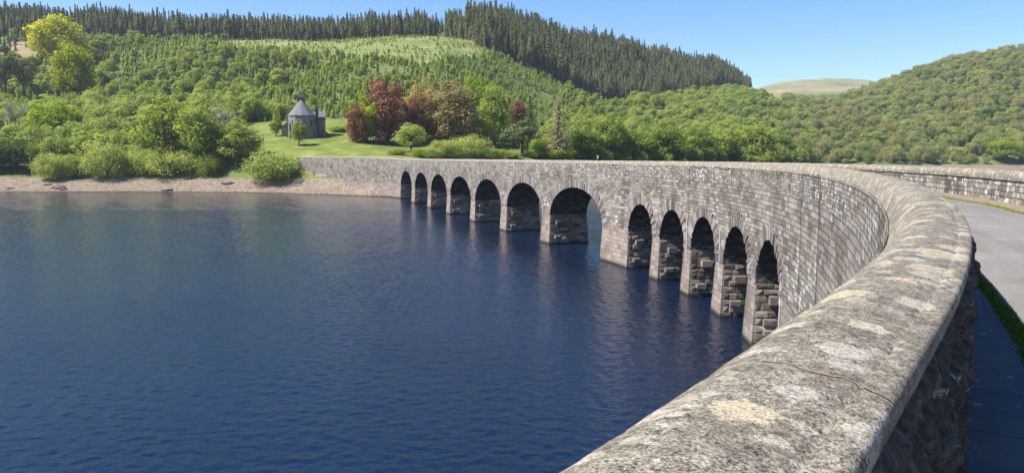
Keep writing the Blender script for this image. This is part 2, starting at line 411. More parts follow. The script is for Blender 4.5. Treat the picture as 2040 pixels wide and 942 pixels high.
# rock-faced stones of a pier flank: a grid of boxes with uneven fronts
def flank(mb, tones, s, sgn, z0, z1, n0, n1, rs, batter):
    z = z0; row = 0
    while z < z1 - .05:
        h = min(rs.uniform(.38, .62), z1 - z)
        if z1 - z - h < .2: h = z1 - z
        n = n0 - (rs.uniform(.2, .6) if row % 2 else 0)
        first = True
        n = n0
        while n > n1 + .02:
            w = rs.uniform(.55, 1.5)
            if first and row % 2: w *= .6
            first = False
            if n - w < n1 + .35: w = n - n1
            pr = rs.choice([rs.uniform(.02, .07), rs.uniform(.05, .16), rs.uniform(.12, .32)], p=[.3, .42, .28])
            if n > n0 - .3 or n - w < n1 + .05: pr = min(pr, .05)
            zc = z + h / 2; b = batter * max(0, (SPR - zc)) ; off = sgn * (b + pr); j = .026; bv = .05
            vs = []
            for (dn, dz) in ((0 + j, j), (w - j, j), (w - j, h - j), (j, h - j)):
                vs.append(at(s + sgn * (b - .12), n - dn, z + dz))
            for (dn, dz) in ((bv, bv), (w - bv, bv), (w - bv, h - bv), (bv, h - bv)):
                vs.append(at(s + off + sgn * rs.uniform(-.03, .03), n - dn + rs.uniform(-.015, .015), z + dz + rs.uniform(-.015, .015)))
            vs.append(at(s + off + sgn * rs.uniform(.0, .09), n - w / 2, zc))
            k = len(mb.f)
            mb.add(vs, [(0, 1, 5, 4), (1, 2, 6, 5), (2, 3, 7, 6), (3, 0, 4, 7), (4, 5, 8), (5, 6, 8), (6, 7, 8), (7, 4, 8)])
            tones += [rs.random()] * (len(mb.f) - k)
            n -= w
        z += h; row += 1
    for (zc, nn, w, h, p) in ((2.75 + rs.uniform(0, .25), n0 - .75 - rs.uniform(0, .2), .95, .55, .62), (.75 + rs.uniform(0, .3), n0 - .45 - rs.uniform(0, .15), .85, .38, .6), (3.2, n0 - 3.4, .6, .6, .5)):
        b = batter * (SPR - zc); vs = []
        for dd in (-.1, p):
            for (dn, dz) in ((0, 0), (w, 0), (w, h), (0, h)): vs.append(at(s + sgn * (b + dd), nn - dn + rs.uniform(-.03, .03), zc + dz + rs.uniform(-.03, .03)))
        k = len(mb.f)
        mb.add(vs, [(4, 5, 6, 7), (0, 1, 5, 4), (1, 2, 6, 5), (2, 3, 7, 6), (3, 0, 4, 7)]); tones += [rs.uniform(.3, .75)] * 5

def pier(a, b, la=True, lb=True):
    """pier between arc lengths a and b under the springing; flanks where an arch opens"""
    rs = np.random.default_rng(int(a * 10) + 900)
    BT = .055
    n = max(2, int((b - a) / 1.2)); zz = np.linspace(SPR, -3.5, 9); nd = 6
    ring_ = [(a + (b - a) * k / n, NF) for k in range(n)] + [(b, NF + (RP1 - NF) * k / nd) for k in range(nd)] + [(b + (a - b) * k / n, RP1) for k in range(n)] + [(a, RP1 + (NF - RP1) * k / nd) for k in range(nd)] + [(a, NF)]
    G = np.zeros((len(ring_), 9, 3)); UV = np.zeros((len(ring_), 9, 2)); l = 0; last = ring_[0]
    for i, (q, nn) in enumerate(ring_):
        l += math.hypot(q - last[0], nn - last[1]); last = (q, nn)
        for j, z in enumerate(zz):
            bt = BT * (SPR - z); es = ((q - (a + b) / 2) / ((b - a) / 2)) * bt; en = ((nn - (NF + RP1) / 2) / ((NF - RP1) / 2)) * bt
            if not la: es = max(es, 0)
            if not lb: es = min(es, 0)
            G[i, j] = at(q + es, nn + en, z); UV[i, j] = (a + l, z)
    root = merge('pier', [grid_mesh('p', G, PIERF, UV, False, False)], [PIERF], via)
    for on, q, sg in ((la, a, -1), (lb, b, 1)):
        if not on: continue
        mb = MB(); tones = []; flank(mb, tones, q, sg, -1.0, SPR, NF, RP1, rs, BT)
        me = mb.mesh('flank_stones', [BLOCK]); t = me.attributes.new('tone', 'FLOAT', 'FACE'); t.data.foreach_set('value', np.array(tones, np.float32))
        link('flank_stones', me, root)
    return root
edges = [(S0, ARCH[0][0], False, True)] + [(ARCH[i][1], ARCH[i + 1][0], True, True) for i in range(11)] + [(ARCH[11][1], S1, True, False)]
for e in edges: pier(*e)

# arch rings of rough radial stones, a little proud of the face
def ring(i):
    a, b = ARCH[i]; c, hw, hr = (a + b) / 2, (b - a) / 2, crown(i) - SPR
    rs = np.random.default_rng(50 + i); mb = MB(); tones = []
    th = np.linspace(0, math.pi, 400); P = np.stack([c - hw * np.cos(th), SPR + hr * np.sin(th)], 1)
    L = np.concatenate([[0], np.cumsum(np.hypot(*np.diff(P, axis=0).T))]); q = 0
    while q < L[-1] - .05:
        w = rs.uniform(.17, .34); q2 = min(q + w, L[-1])
        if L[-1] - q2 < .15: q2 = L[-1]
        dep = rs.uniform(.6, 1.25) if i < 5 else rs.uniform(.8, 1.5); pr = rs.uniform(.01, .10)
        vs = []
        for d in (-.05, pr):
            for (qq, dd) in ((q + .018, 0), (q2 - .018, 0), (q2 + .0, dep), (q - .0, dep)):
                t = np.interp(qq, L, th); nx, nz = -math.cos(t) / hw, math.sin(t) / hr; l = math.hypot(nx, nz)
                vs.append(at(c - hw * math.cos(t) + nx / l * dd, NF + d, SPR + hr * math.sin(t) + nz / l * dd))
        k = len(mb.f); mb.add(vs, [(7, 6, 5, 4), (0, 4, 5, 1), (1, 5, 6, 2), (2, 6, 7, 3), (3, 7, 4, 0)]); tones += [rs.random()] * 5
        q = q2
    me = mb.mesh('arch_ring', [VOUS]); t = me.attributes.new('tone', 'FLOAT', 'FACE'); t.data.foreach_set('value', np.array(tones, np.float32))
    o = link('arch_ring', me, via); o.location = -via.location
for i in range(12): ring(i)

# near parapet: coping and road face
cs = np.concatenate([np.arange(S0, -3.4, .4), np.arange(-3.4, 4.5, .018), np.arange(4.5, 14, .06), np.arange(14, 50, .3), np.arange(50, S1 + .1, 1.)])
prof = [(.04, 12.465), (-.012, 12.470), (-.016, 12.505), (-.013, 12.522), (-.004, 12.530), (.044, 12.536), (.054, 12.530), (.064, 12.537), (.12, 12.548),
        (.19, 12.556), (.25, 12.555), (.30, 12.546), (.35, 12.522), (.40, 12.482), (.445, 12.425), (.485, 12.355), (.52, 12.28), (.55, 12.21), (.575, 12.15), (.58, 12.12), (.55, 12.10)]
q_ = []
for (a0, b0), (a1, b1) in zip(prof[:-1], prof[1:]):
    k = max(1, math.ceil(math.hypot(a1 - a0, b1 - b0) / .02)); q_ += [(a0 + (a1 - a0) * t / k, b0 + (b1 - b0) * t / k) for t in range(k)]
q_.append(prof[-1]); pn, pz = np.array(q_).T; tt = np.concatenate([[0], np.cumsum(np.hypot(np.diff(pn), np.diff(pz)))]); NPR = len(tt)
Sg = np.repeat(cs[:, None], NPR, 1); Ng = np.repeat(pn[None], len(cs), 0); Zg = pz[None] + rise(cs)[:, None]
P = at(Sg, Ng, Zg)
amp = np.where(cs < 14, 1, 1.6)[:, None]
d1 = (fbm(P[..., 0] * 3, P[..., 1] * 3, P[..., 2] * 3, 3) - .5) * .016; d2 = (fbm(P[..., 0] * 22, P[..., 1] * 22, P[..., 2] * 22, 3) - .5) * .008
P[..., 2] += (d1 + d2) * amp; 
lat = (fbm(P[..., 0] * 5 + 9, P[..., 1] * 5, P[..., 2] * 5, 3) - .5) * .03 * sstep(.3, .5, Ng) ; hh = np.interp(Sg, _s, _hd)
P[..., 0] -= lat * np.cos(hh); P[..., 1] += lat * np.sin(hh)
UV = np.stack([Sg, np.repeat(tt[None], len(cs), 0)], -1)

par = MB()
def zrow(s0, s1, ds, nz):
    s = np.arange(s0, s1 + ds / 2, ds); z = np.linspace(DECK - .05, 12.485, nz); S_, Z_ = np.meshgrid(s, z, indexing='ij')
    Zr = Z_ + rise(S_); u = S_ + .12 * (fbm(S_ * 3, Z_ * 3, None, 2) - .5); v = Z_ + .08 * (fbm(S_ * 2.5 + 7, Z_ * 2.5, None, 2) - .5)
    f1, g, idn = cell(u / .24, v / .105)
    disp = .035 * sstep(0, .25, g) + .05 * idn + .07 * (fbm(S_ * 9, Z_ * 14, None, 4) - .5) + .03 * (fbm(S_ * 40, Z_ * 40, None, 2) - .5)
    return grid_mesh('pf', at(S_, .035 - disp * (1 - sstep(12.43, 12.485, Z_)) - .03 * sstep(12.43, 12.485, Z_), Zr), ROADFACE, np.stack([S_, Z_], -1), True, False)
pmes = [zrow(-4, 9, .02, 52), zrow(9, 26, .06, 22)]
s = np.concatenate([np.arange(26, S1, 1.5), [S1]]); Z_ = np.array([DECK - .05, 12.49]); Sx, Zx = np.meshgrid(s, Z_, indexing='ij')
pmes.append(grid_mesh('pf', at(Sx, .0, Zx + rise(Sx)), PARAPET, np.stack([Sx, Zx], -1), False))
parap = merge('parapet', pmes, [ROADFACE, PARAPET], via)
co = vpart('coping', P, COPING, UV, True); co.location = (0, 0, 0); co.parent = parap

# far parapet of the roadway
s2 = np.concatenate([np.arange(S0, 60, .5), np.arange(60, S1 + .1, 1.)])
def strip(name, prof2, mat, parent=None, ss=s2, uvz=True, smooth=False, noise=0):
    q = np.array(prof2, float); l = np.concatenate([[0], np.cumsum(np.hypot(*np.diff(q, axis=0).T))])
    Sx = np.repeat(ss[:, None], len(q), 1); Nx = np.repeat(q[None, :, 0], len(ss), 0); Zx = q[None, :, 1] + rise(ss)[:, None]
    UVx = np.stack([Sx, np.repeat((q[:, 1] if uvz else l)[None], len(ss), 0)], -1)
    P_ = at(Sx, Nx, Zx)
    if noise: P_[..., 2] += (fbm(P_[..., 0] * 1.3, P_[..., 1] * 1.3, None, 3) - .5) * noise
    return grid_mesh(name, P_, mat, UVx, smooth)
fp = merge('parapet', [strip('x', [(RP0 - .03, CB + .06), (RP0 - .03, DECK - .05)][::-1], PARAPET)], [PARAPET], via)
bpy.data.objects[fp.name].data.flip_normals()
fcop = [(RP0 + .02, CB), (RP0 + .03, CB + .1), (RP0 + .01, CB + .2), (RP0 - .06, CB + .29), (RP0 - .2, CB + .34), (RP0 - .36, CB + .34), (RP0 - .5, CB + .28), (RP0 - .58, CB + .16), (RP0 - .6, CB)]
o = link('coping', strip('coping', fcop[::-1], COPING, uvz=False, smooth=True, noise=.05), fp)

# ------------------------------------------------------------------ roadway, footway, verges (setting)
def asphalt_mat(name, c0, c1, joints=False):
    m = M(name); P = m.co('Object'); uv = m.co('UV')
    n = m.noise(P, 90, 4, .7); lo = m.noise(m.vmath('MULTIPLY', uv, (.12, 1.6, 1)), 1.2, 4)
    col = m.mix(n, c0, c1); col = m.mix(m.rng(lo, .4, .65), col, m.mix(1, col, (.8, .79, .78), 'MULTIPLY'))
    col = m.mix(m.math('MULTIPLY', m.rng(m.noise(P, .8, 6, .65), .52, .64), .7), col, m.mix(1, col, (1.3, 1.22, 1.1), 'MULTIPLY'))
    crk = m.rng(m.voro(m.vmath('ADD', P, m.vmath('MULTIPLY', m.noisec(P, 1.5, 4), (.7, .7, .7))), .45, 'DISTANCE_TO_EDGE'), .008, .003)
    col = m.mix(m.math('MULTIPLY', crk, .3), col, m.mix(1, col, (.4, .38, .36), 'MULTIPLY'))
    h = n
    if joints:
        fr = m.math('ABSOLUTE', m.math('SUBTRACT', m.math('FRACT', m.math('DIVIDE', m.sep(uv)[0], .92)), .5))
        j = m.rng(fr, .490, .496); col = m.mix(m.math('MULTIPLY', j, .7), col, (.02, .02, .018)); h = m.math('SUBTRACT', n, m.math('MULTIPLY', j, 2.))
        col = m.mix(m.rng(m.noise(P, 6, 4, .7), .64, .68), col, (.36, .36, .34))
    m.bump(h, .5, .006)
    return m.fin(col, .9, .25)
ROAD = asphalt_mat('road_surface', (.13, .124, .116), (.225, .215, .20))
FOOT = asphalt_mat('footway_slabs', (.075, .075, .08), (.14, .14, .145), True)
def dirt_mat():
    m = M('verge_soil'); P = m.co('Object'); n = m.noise(P, 14, 5, .7); col = m.ramp(n, [(.3, (.10, .075, .05)), (.6, (.24, .19, .145)), (.8, (.36, .30, .24))])
    return m.fin(col, .95, .1)
DIRT = dirt_mat()
def grass_mat(name, a, b):
    m = M(name); g = m.n('ShaderNodeObjectInfo').outputs['Random']; P = m.co('Object'); n = m.noise(P, 2.2, 4); t = m.attr('tone')
    col = m.mix(m.math('ADD', m.math('MULTIPLY', n, .5), m.math('MULTIPLY', t, .5)), a, b)
    return m.fin(col, .7, .2)
GRASS = grass_mat('verge_grass', (.075, .12, .012), (.20, .27, .03))
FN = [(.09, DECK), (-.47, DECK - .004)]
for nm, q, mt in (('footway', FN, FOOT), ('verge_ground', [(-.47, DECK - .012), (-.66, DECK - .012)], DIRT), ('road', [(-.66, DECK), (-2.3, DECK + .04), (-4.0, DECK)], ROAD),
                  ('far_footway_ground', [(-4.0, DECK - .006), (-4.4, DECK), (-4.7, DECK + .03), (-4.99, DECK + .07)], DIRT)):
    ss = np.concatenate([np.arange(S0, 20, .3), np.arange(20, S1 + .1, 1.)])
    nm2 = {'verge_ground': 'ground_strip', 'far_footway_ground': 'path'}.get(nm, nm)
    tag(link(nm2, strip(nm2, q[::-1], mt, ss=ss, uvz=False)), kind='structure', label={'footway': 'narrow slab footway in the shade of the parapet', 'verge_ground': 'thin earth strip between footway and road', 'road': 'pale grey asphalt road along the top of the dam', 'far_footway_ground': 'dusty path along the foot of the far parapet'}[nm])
def blades(name, spots, mat, h0, h1, label):
    n = len(spots); r = np.random.default_rng(5); a = r.uniform(0, 6.283, n); h = r.uniform(h0, h1, n); w = h * .10 + .004
    B = np.array(spots); lean = r.normal(0, .35, (n, 2)) * h[:, None]
    dx = np.stack([np.cos(a) * w, np.sin(a) * w, 0 * a], 1); mid = B + np.stack([lean[:, 0] * .35, lean[:, 1] * .35, h * .6], 1); tip = B + np.stack([lean[:, 0], lean[:, 1], h], 1)
    V = np.stack([B - dx, B + dx, mid + dx * .6, tip, mid - dx * .6], 1).reshape(-1, 3)
    i = np.arange(n)[:, None] * 5
    me = mesh_np(name, V, np.concatenate([i, i + 1, i + 2, i + 3, i + 4], 1), [mat], tone=r.random(n))
    return tag(link(name, me), label, None, None, 'stuff')
sp = []
for k in range(26000):
    s = 2 + 58 * random.random() ** 1.7; wd = .5 + .5 * math.sin(s * 2.1) * math.sin(s * .7)
    n = -.585 + random.gauss(0, .028 + .02 * wd); sp.append(at(s, max(min(n, -.48), -.70), DECK - .012))
blades('verge_grass', sp, GRASS, .015, .05, 'thin green grass strip between the footway and the road')
sp = []
for k in range(9000):
    s = 8 + 60 * random.random(); sp.append(at(s, -4.22 + random.gauss(0, .09) + .1 * math.sin(s * .9), DECK - .006))
blades('verge_grass', sp, GRASS, .02, .06, 'patchy grass line along the far side of the road')

# ------------------------------------------------------------------ terrain: one height field, columns by bearing
A_ = 1460.
def pz(Y, y): return CAMZ + Y * (313.5 - y) / F
def colm(*pts):
    return [(Y, v if k == 'z' else pz(Y, v)) for (Y, k, v) in pts]
def c_(u, zs, ps): return (u, colm(*[(Y, 'z', z) for Y, z in zs], *[(Y, 'p', y) for Y, y in ps]))
COLS = [
 c_(-600, [(200, -5), (262, -1), (272, 0), (290, 4.6), (305, 8)], [(400, 262), (520, 180), (640, 110), (760, 50), (900, 30), (1300, 50), (4200, 180)]),
 c_(0, [(200, -5), (262, -1), (274, 0), (292, 4.8), (308, 9)], [(400, 266), (500, 200), (600, 135), (680, 84), (760, 64), (900, 50), (1300, 70), (4200, 180)]),
 c_(150, [(200, -5), (262, -1), (274, 0), (292, 4.8), (308, 9)], [(400, 266), (500, 200), (600, 135), (680, 90), (760, 68), (900, 55), (1300, 75), (4200, 180)]),
 c_(300, [(200, -5), (262, -1), (274, 0), (291, 4.8), (308, 9)], [(400, 262), (500, 196), (600, 132), (680, 94), (740, 80), (900, 72), (1300, 95), (4200, 190)]),
 c_(450, [(200, -5), (260, -1), (270, 0), (286, 4.8), (300, 11)], [(330, 285), (400, 252), (500, 185), (600, 126), (680, 96), (740, 86), (900, 84), (1300, 110), (4200, 190)]),
 c_(560, [(200, -5), (254, -1), (264, 0), (280, 4.8), (288, 9)], [(296, 303), (315, 287), (345, 268), (380, 250), (430, 222), (500, 178), (600, 122), (680, 95), (740, 89), (900, 92), (1300, 120), (4200, 190)]),
 c_(640, [(200, -5), (246, -1), (254, 0), (274, 5.2), (281, 9.5), (286, 13.2)], [(296, 303), (315, 287), (345, 268), (380, 250), (430, 220), (500, 172), (600, 118), (680, 93), (740, 88), (900, 95), (1300, 130), (4200, 190)]),
 c_(720, [(200, -5), (240, -1), (246, 0), (258, 3), (264, 9), (268, 12.4)], [(285, 305), (315, 290), (345, 272), (380, 252), (430, 222), (500, 172), (600, 115), (680, 88), (740, 84), (900, 95), (1300, 130), (4200, 190)]),
 c_(790, [(200, -6), (236, -3), (242, -1), (248, 8), (252, 12)], [(285, 306), (330, 292), (400, 248), (500, 170), (600, 112), (680, 85), (740, 80), (900, 85), (1300, 120), (4200, 190)]),
 c_(880, [(200, -6), (250, -3), (262, 5), (274, 12)], [(290, 306), (340, 292), (420, 240), (520, 168), (620, 105), (690, 82), (760, 76), (900, 72), (1100, 100), (4200, 190)]),
 c_(960, [(200, -6), (256, -3), (268, 5), (282, 12)], [(300, 307), (350, 298), (440, 248), (540, 178), (620, 122), (670, 98), (760, 72), (900, 62), (1100, 90), (4200, 190)]),
 c_(1050, [(200, -6), (262, -3), (276, 5), (292, 12)], [(310, 308), (350, 302), (450, 262), (550, 204), (640, 153), (690, 130), (780, 96), (900, 76), (1100, 90), (4200, 190)]),
 c_(1130, [(200, -6), (268, -3), (284, 5), (302, 12)], [(320, 309), (360, 305), (450, 275), (560, 228), (670, 184), (710, 178), (800, 140), (920, 100), (1100, 110), (4200, 190)]),
 c_(1200, [(200, -6), (278, -3), (296, 5), (318, 12)], [(330, 311), (370, 306), (460, 284), (570, 248), (690, 212), (740, 215), (800, 200), (940, 118), (1010, 108), (1200, 125), (4200, 190)]),
 c_(1300, [(200, -6), (295, -3), (315, 5), (340, 12)], [(355, 312), (400, 306), (500, 285), (620, 245), (760, 212), (820, 214), (880, 200), (1000, 138), (1080, 130), (1300, 145), (4200, 190)]),
 c_(1400, [(200, -6), (325, -3), (350, 5), (380, 12)], [(395, 312), (450, 304), (600, 275), (760, 225), (880, 202), (940, 200), (1000, 185), (1120, 155), (1200, 150), (1400, 160), (4200, 190)]),
 c_(1480, [(200, -6), (350, -3), (380, 5), (410, 12)], [(425, 312), (480, 305), (650, 275), (800, 230), (930, 195), (1000, 190), (1120, 178), (1250, 166), (1400, 175), (2000, 195), (4200, 190)]),
 c_(1530, [(200, -6), (375, -3), (405, 5), (432, 11)], [(460, 312), (520, 306), (700, 278), (850, 235), (980, 205), (1100, 200), (1300, 195), (1600, 205), (2400, 190), (3000, 172), (3500, 168), (4200, 185)]),
 c_(1585, [(200, -6), (420, -4), (500, -2), (600, 2), (660, 8)], [(760, 295), (900, 255), (1050, 226), (1200, 212), (1400, 208), (1700, 212), (2400, 192), (3000, 164), (3500, 161), (4200, 180)]),
 c_(1650, [(200, -6), (600, -4), (720, -1), (745, 0), (775, 5)], [(810, 320), (900, 285), (1050, 245), (1250, 218), (1450, 208), (1700, 212), (2400, 192), (3000, 163), (3500, 160), (4200, 180)]),
 c_(1740, [(200, -6), (600, -4), (720, -1), (745, 0), (775, 5)], [(810, 320), (900, 280), (1050, 228), (1250, 192), (1400, 182), (1700, 190), (2400, 190), (3000, 165), (3500, 163), (4200, 180)]),
 c_(1800, [(200, -6), (600, -4), (720, -1), (745, 0), (775, 5)], [(810, 319), (900, 275), (1050, 215), (1200, 172), (1330, 158), (1700, 170), (2400, 185), (4200, 190)]),
 c_(1880, [(200, -6), (600, -4), (720, -1), (745, 0), (775, 5)], [(810, 318), (900, 270), (1050, 205), (1200, 150), (1320, 132), (1700, 140), (2400, 170), (4200, 190)]),
 c_(2040, [(200, -6), (600, -4), (720, -1), (745, 0), (775, 5)], [(810, 317), (900, 265), (1050, 190), (1200, 125), (1300, 106), (1600, 110), (2400, 150), (4200, 190)]),
 c_(2700, [(200, -6), (600, -4), (720, -1), (745, 0), (775, 5)], [(810, 316), (900, 262), (1050, 180), (1200, 105), (1300, 85), (1600, 90), (2400, 150), (4200, 190)]),
]
UG = np.arange(-600, 2701, 8.); YG = np.concatenate([np.arange(200, 330, 1.5), np.geomspace(330, 1600, 230), np.geomspace(1620, 4200, 40)])
cu = np.array([c[0] for c in COLS], float); CZ = np.array([np.interp(YG, [p[0] for p in c[1]], [p[1] for p in c[1]]) for c in COLS])
# widen profile corners a little, then blend between bearings
def blur(a, k, ax):
    for _ in range(k):
        p = np.pad(a, [(1, 1) if i == ax else (0, 0) for i in range(2)], mode='edge')
        a = (np.take(p, range(0, p.shape[ax] - 2), ax) + 2 * a + np.take(p, range(2, p.shape[ax]), ax)) / 4
    return a
ZG = np.zeros((len(UG), len(YG)))
for j in range(len(YG)): ZG[:, j] = np.interp(UG, cu, CZ[:, j])
near = YG < 330
sm = blur(blur(ZG, 12, 0), 14, 1); wgt = sstep(290, 420, YG)[None]
ZG = ZG * (1 - wgt) + sm * wgt
ZG = blur(ZG, 2, 0)
XG = (UG[:, None] - 1020) / A_ * YG[None]; YY = np.repeat(YG[None], len(UG), 0)
ZG += ((fbm(XG / 45, YY / 45, None, 4) - .5) * 7 * sstep(300, 420, YY) + (fbm(XG / 9, YY / 9, None, 3) - .5) * .9) * sstep(2, 6, ZG) * np.where((np.abs(UG - 640) < 200)[:, None] & (YY < 350), .15, 1)
ZG += (fbm(XG / 300, YY / 300, None, 4) - .5) * 18 * sstep(1800, 2600, YY)
def ground(X, Y):
    X = np.asarray(X, float); Y = np.asarray(Y, float); u = X / Y * A_ + 1020
    fi = np.clip((u + 600) / 8, 0, len(UG) - 1.001); i = fi.astype(int); fu = fi - i
    fj = np.clip(np.interp(Y, YG, np.arange(len(YG))), 0, len(YG) - 1.001); j = fj.astype(int); fv = fj - j
    return ZG[i, j] * (1 - fu) * (1 - fv) + ZG[i + 1, j] * fu * (1 - fv) + ZG[i, j + 1] * (1 - fu) * fv + ZG[i + 1, j + 1] * fu * fv
def find(u, y):
    """the nearest ground point seen at bearing u that stands at picture height y"""
    Ys = np.arange(262, 1700, 1.); Xs = (u - 1020) / A_ * Ys; z = ground(Xs, Ys); yy = px(Xs, Ys, z)[1]
    k = np.argmax((yy <= y) & (z > 3)); return float(Xs[k]), float(Ys[k]), float(z[k])

def terrain_mat():
    m = M('hill_ground'); P = m.co('Object'); z = m.sep(P)[2]
    n = m.noise(P, .02, 5); n2 = m.noise(P, .25, 5, .65); n3 = m.noise(P, 1.6, 4, .65)
    col = m.ramp(m.math('ADD', m.math('MULTIPLY', n2, .6), m.math('MULTIPLY', n3, .4)), [(.3, (.055, .075, .022)), (.5, (.11, .14, .04)), (.62, (.16, .16, .07)), (.75, (.24, .20, .13))])
    lawn = m.ramp(m.math('ADD', m.math('MULTIPLY', m.noise(P, .12, 4), .6), m.math('MULTIPLY', n3, .4)), [(.36, (.085, .115, .022)), (.52, (.145, .18, .038)), (.66, (.25, .23, .085))])
    col = m.mix(m.attr('lawn'), col, lawn)
    clear = m.ramp(m.math('ADD', m.math('MULTIPLY', m.noise(m.vmath('MULTIPLY', P, (.3, 1, 1)), .12, 5), .6), m.math('MULTIPLY', n3, .4)), [(.35, (.10, .14, .035)), (.52, (.17, .19, .065)), (.66, (.29, .24, .14))])
    col = m.mix(m.attr('clearing'), col, clear)
    tan = m.ramp(m.math('ADD', m.math('MULTIPLY', n2, .5), m.math('MULTIPLY', n3, .5)), [(.35, (.13, .12, .05)), (.6, (.30, .24, .15))])
    col = m.mix(m.attr('bare'), col, tan)
    moor = m.ramp(m.noise(P, .006, 6, .6), [(.35, (.15, .15, .065)), (.55, (.215, .195, .10)), (.7, (.31, .26, .155))])
    col = m.mix(m.attr('moor'), col, moor)
    gr = m.noise(P, 3.2, 5, .75); gv = m.voro(P, 2.2, out='Color')
    beach = m.ramp(m.math('ADD', m.math('MULTIPLY', gr, .7), m.math('MULTIPLY', m.sep(gv)[0], .3)), [(.3, (.075, .058, .044)), (.5, (.19, .15, .115)), (.72, (.32, .265, .21))])
    beach = m.mix(m.math('MULTIPLY', m.rng(m.noise(m.vmath('MULTIPLY', P, (.12, .5, 2.5)), 1., 4), .5, .65), .5), beach, m.mix(1, beach, (.62, .56, .5), 'MULTIPLY'))
    beach = m.mix(m.rng(z, .5, .1), beach, m.mix(1, beach, (.4, .37, .34), 'MULTIPLY'))
    col = m.mix(m.rng(m.math('ADD', z, m.math('MULTIPLY', m.math('SUBTRACT', n2, .5), 1.6)), 5.3, 4.7), col, beach)
    m.bump(m.math('ADD', n2, m.math('MULTIPLY', gr, .6)), .7, .3)
    return m.fin(col, .95, .1)
def inpoly(u, Y, poly):
    r = np.zeros(u.shape, bool); n = len(poly)
    for i in range(n):
        (x1, y1), (x2, y2) = poly[i], poly[(i + 1) % n]
        c = ((y1 > Y) != (y2 > Y)) & (u < (x2 - x1) * (Y - y1) / (y2 - y1 + 1e-9) + x1); r ^= c
    return r
Ugrid = np.repeat(UG[:, None], len(YG), 1)
uw = Ugrid + (fbm(XG / 8, YY / 8, None, 3) - .5) * 26; Yw = YY + (fbm(XG / 8 + 50, YY / 8, None, 3) - .5) * 12
LAWN = [(498, 392), (520, 350), (505, 330), (520, 296), (560, 280), (600, 278), (700, 262), (850, 262), (800, 285), (765, 296), (720, 330), (680, 385), (600, 398)]
CLEAR = [(600, 612), (700, 590), (860, 566), (925, 600), (960, 640), (990, 700), (900, 735), (500, 735), (430, 690)]
terr = link('ground', grid_mesh('ground', np.stack([XG, YY, ZG], -1), terrain_mat(), None, True))
def vattr(name, arr):
    a = terr.data.attributes.new(name, 'FLOAT', 'POINT'); a.data.foreach_set('value', arr.astype(np.float32).ravel())
vattr('lawn', blur(inpoly(uw, Yw, LAWN).astype(float), 1, 0))
vattr('clearing', blur(inpoly(uw, Yw, CLEAR).astype(float), 2, 0))
bare = inpoly(uw, Yw, [(-80, 560), (60, 560), (95, 610), (80, 672), (-80, 672)]) | inpoly(uw, Yw, [(500, 425), (560, 415), (575, 440), (510, 452)]) | inpoly(uw, Yw, [(740, 430), (790, 425), (800, 470), (745, 480)])
vattr('bare', blur(bare.astype(float), 1, 0)); vattr('moor', sstep(1700, 2300, YY))
tag(terr, 'wooded hillsides and stony shore around the reservoir', kind='structure')

# ------------------------------------------------------------------ water
def water_mat():
    m = M('water'); P = m.co('Object')
    Q = m.n('ShaderNodeMapping'); m.set(Q.inputs[0], P); Q.inputs['Rotation'].default_value = (0, 0, R_(28)); Q.inputs['Scale'].default_value = (.7, 1.15, 1)
    w1 = m.noise(Q.outputs[0], 2.6, 3, .6, .4); w3 = m.noise(Q.outputs[0], 8., 2, .5)
    calm = m.rng(m.noise(P, .02, 3), .35, .65, .6, 1.15)
    h = m.math('MULTIPLY', calm, m.math('ADD', m.math('MULTIPLY', w1, .6), m.math('MULTIPLY', w3, .3)))
    m.bump(h, 1., .09)
    m.b.inputs['IOR'].default_value = 1.36
    return m.fin((.0035, .0095, .025), .02, .5)
WAT = water_mat()
def wave(X, Y):
    r = np.random.default_rng(8); z = np.zeros(X.shape); n = 60; dy = np.interp(Y, [0, 99, 101, 179, 181, 300], [.12, .12, .2, .2, .34, .34])
    for i in range(n):
        lam = math.exp(r.uniform(math.log(.34), math.log(1.6))); k = 2 * math.pi / lam; a = R_(75) + r.normal(0, .6)
        z += .08 * math.sqrt(2 / n) / k * sstep(2.2, 4.5, lam / dy) * np.sin(k * (X * math.cos(a) + Y * math.sin(a)) + r.uniform(0, 6.28))
    return z * (.55 + .9 * fbm(X / 38, Y / 38, None, 3))
ua = np.linspace(-260, 1860, 680); Yw_ = np.concatenate([np.arange(2.5, 100, .12), np.arange(100, 180, .2), np.arange(180, 300, .34)])
XW = (ua[:, None] - 1020) / A_ * Yw_[None]; YW = np.repeat(Yw_[None], len(ua), 0); ZW = wave(XW, YW)
gi_ = np.arange(XW.size).reshape(XW.shape); qd = np.stack([gi_[:-1, :-1], gi_[1:, :-1], gi_[1:, 1:], gi_[:-1, 1:]], -1).reshape(-1, 4); nW = XW.size
flat = [(-5000, -800, -.16), (5000, -800, -.16), (5000, 4000, -.16), (-5000, 4000, -.16)]
tag(link('water', mesh_np('water', np.concatenate([np.stack([XW, YW, ZW], -1).reshape(-1, 3), flat]), np.concatenate([qd, [[nW, nW + 1, nW + 2, nW + 3]]]), [WAT], smooth=True)), 'rippled deep blue reservoir water', kind='structure')

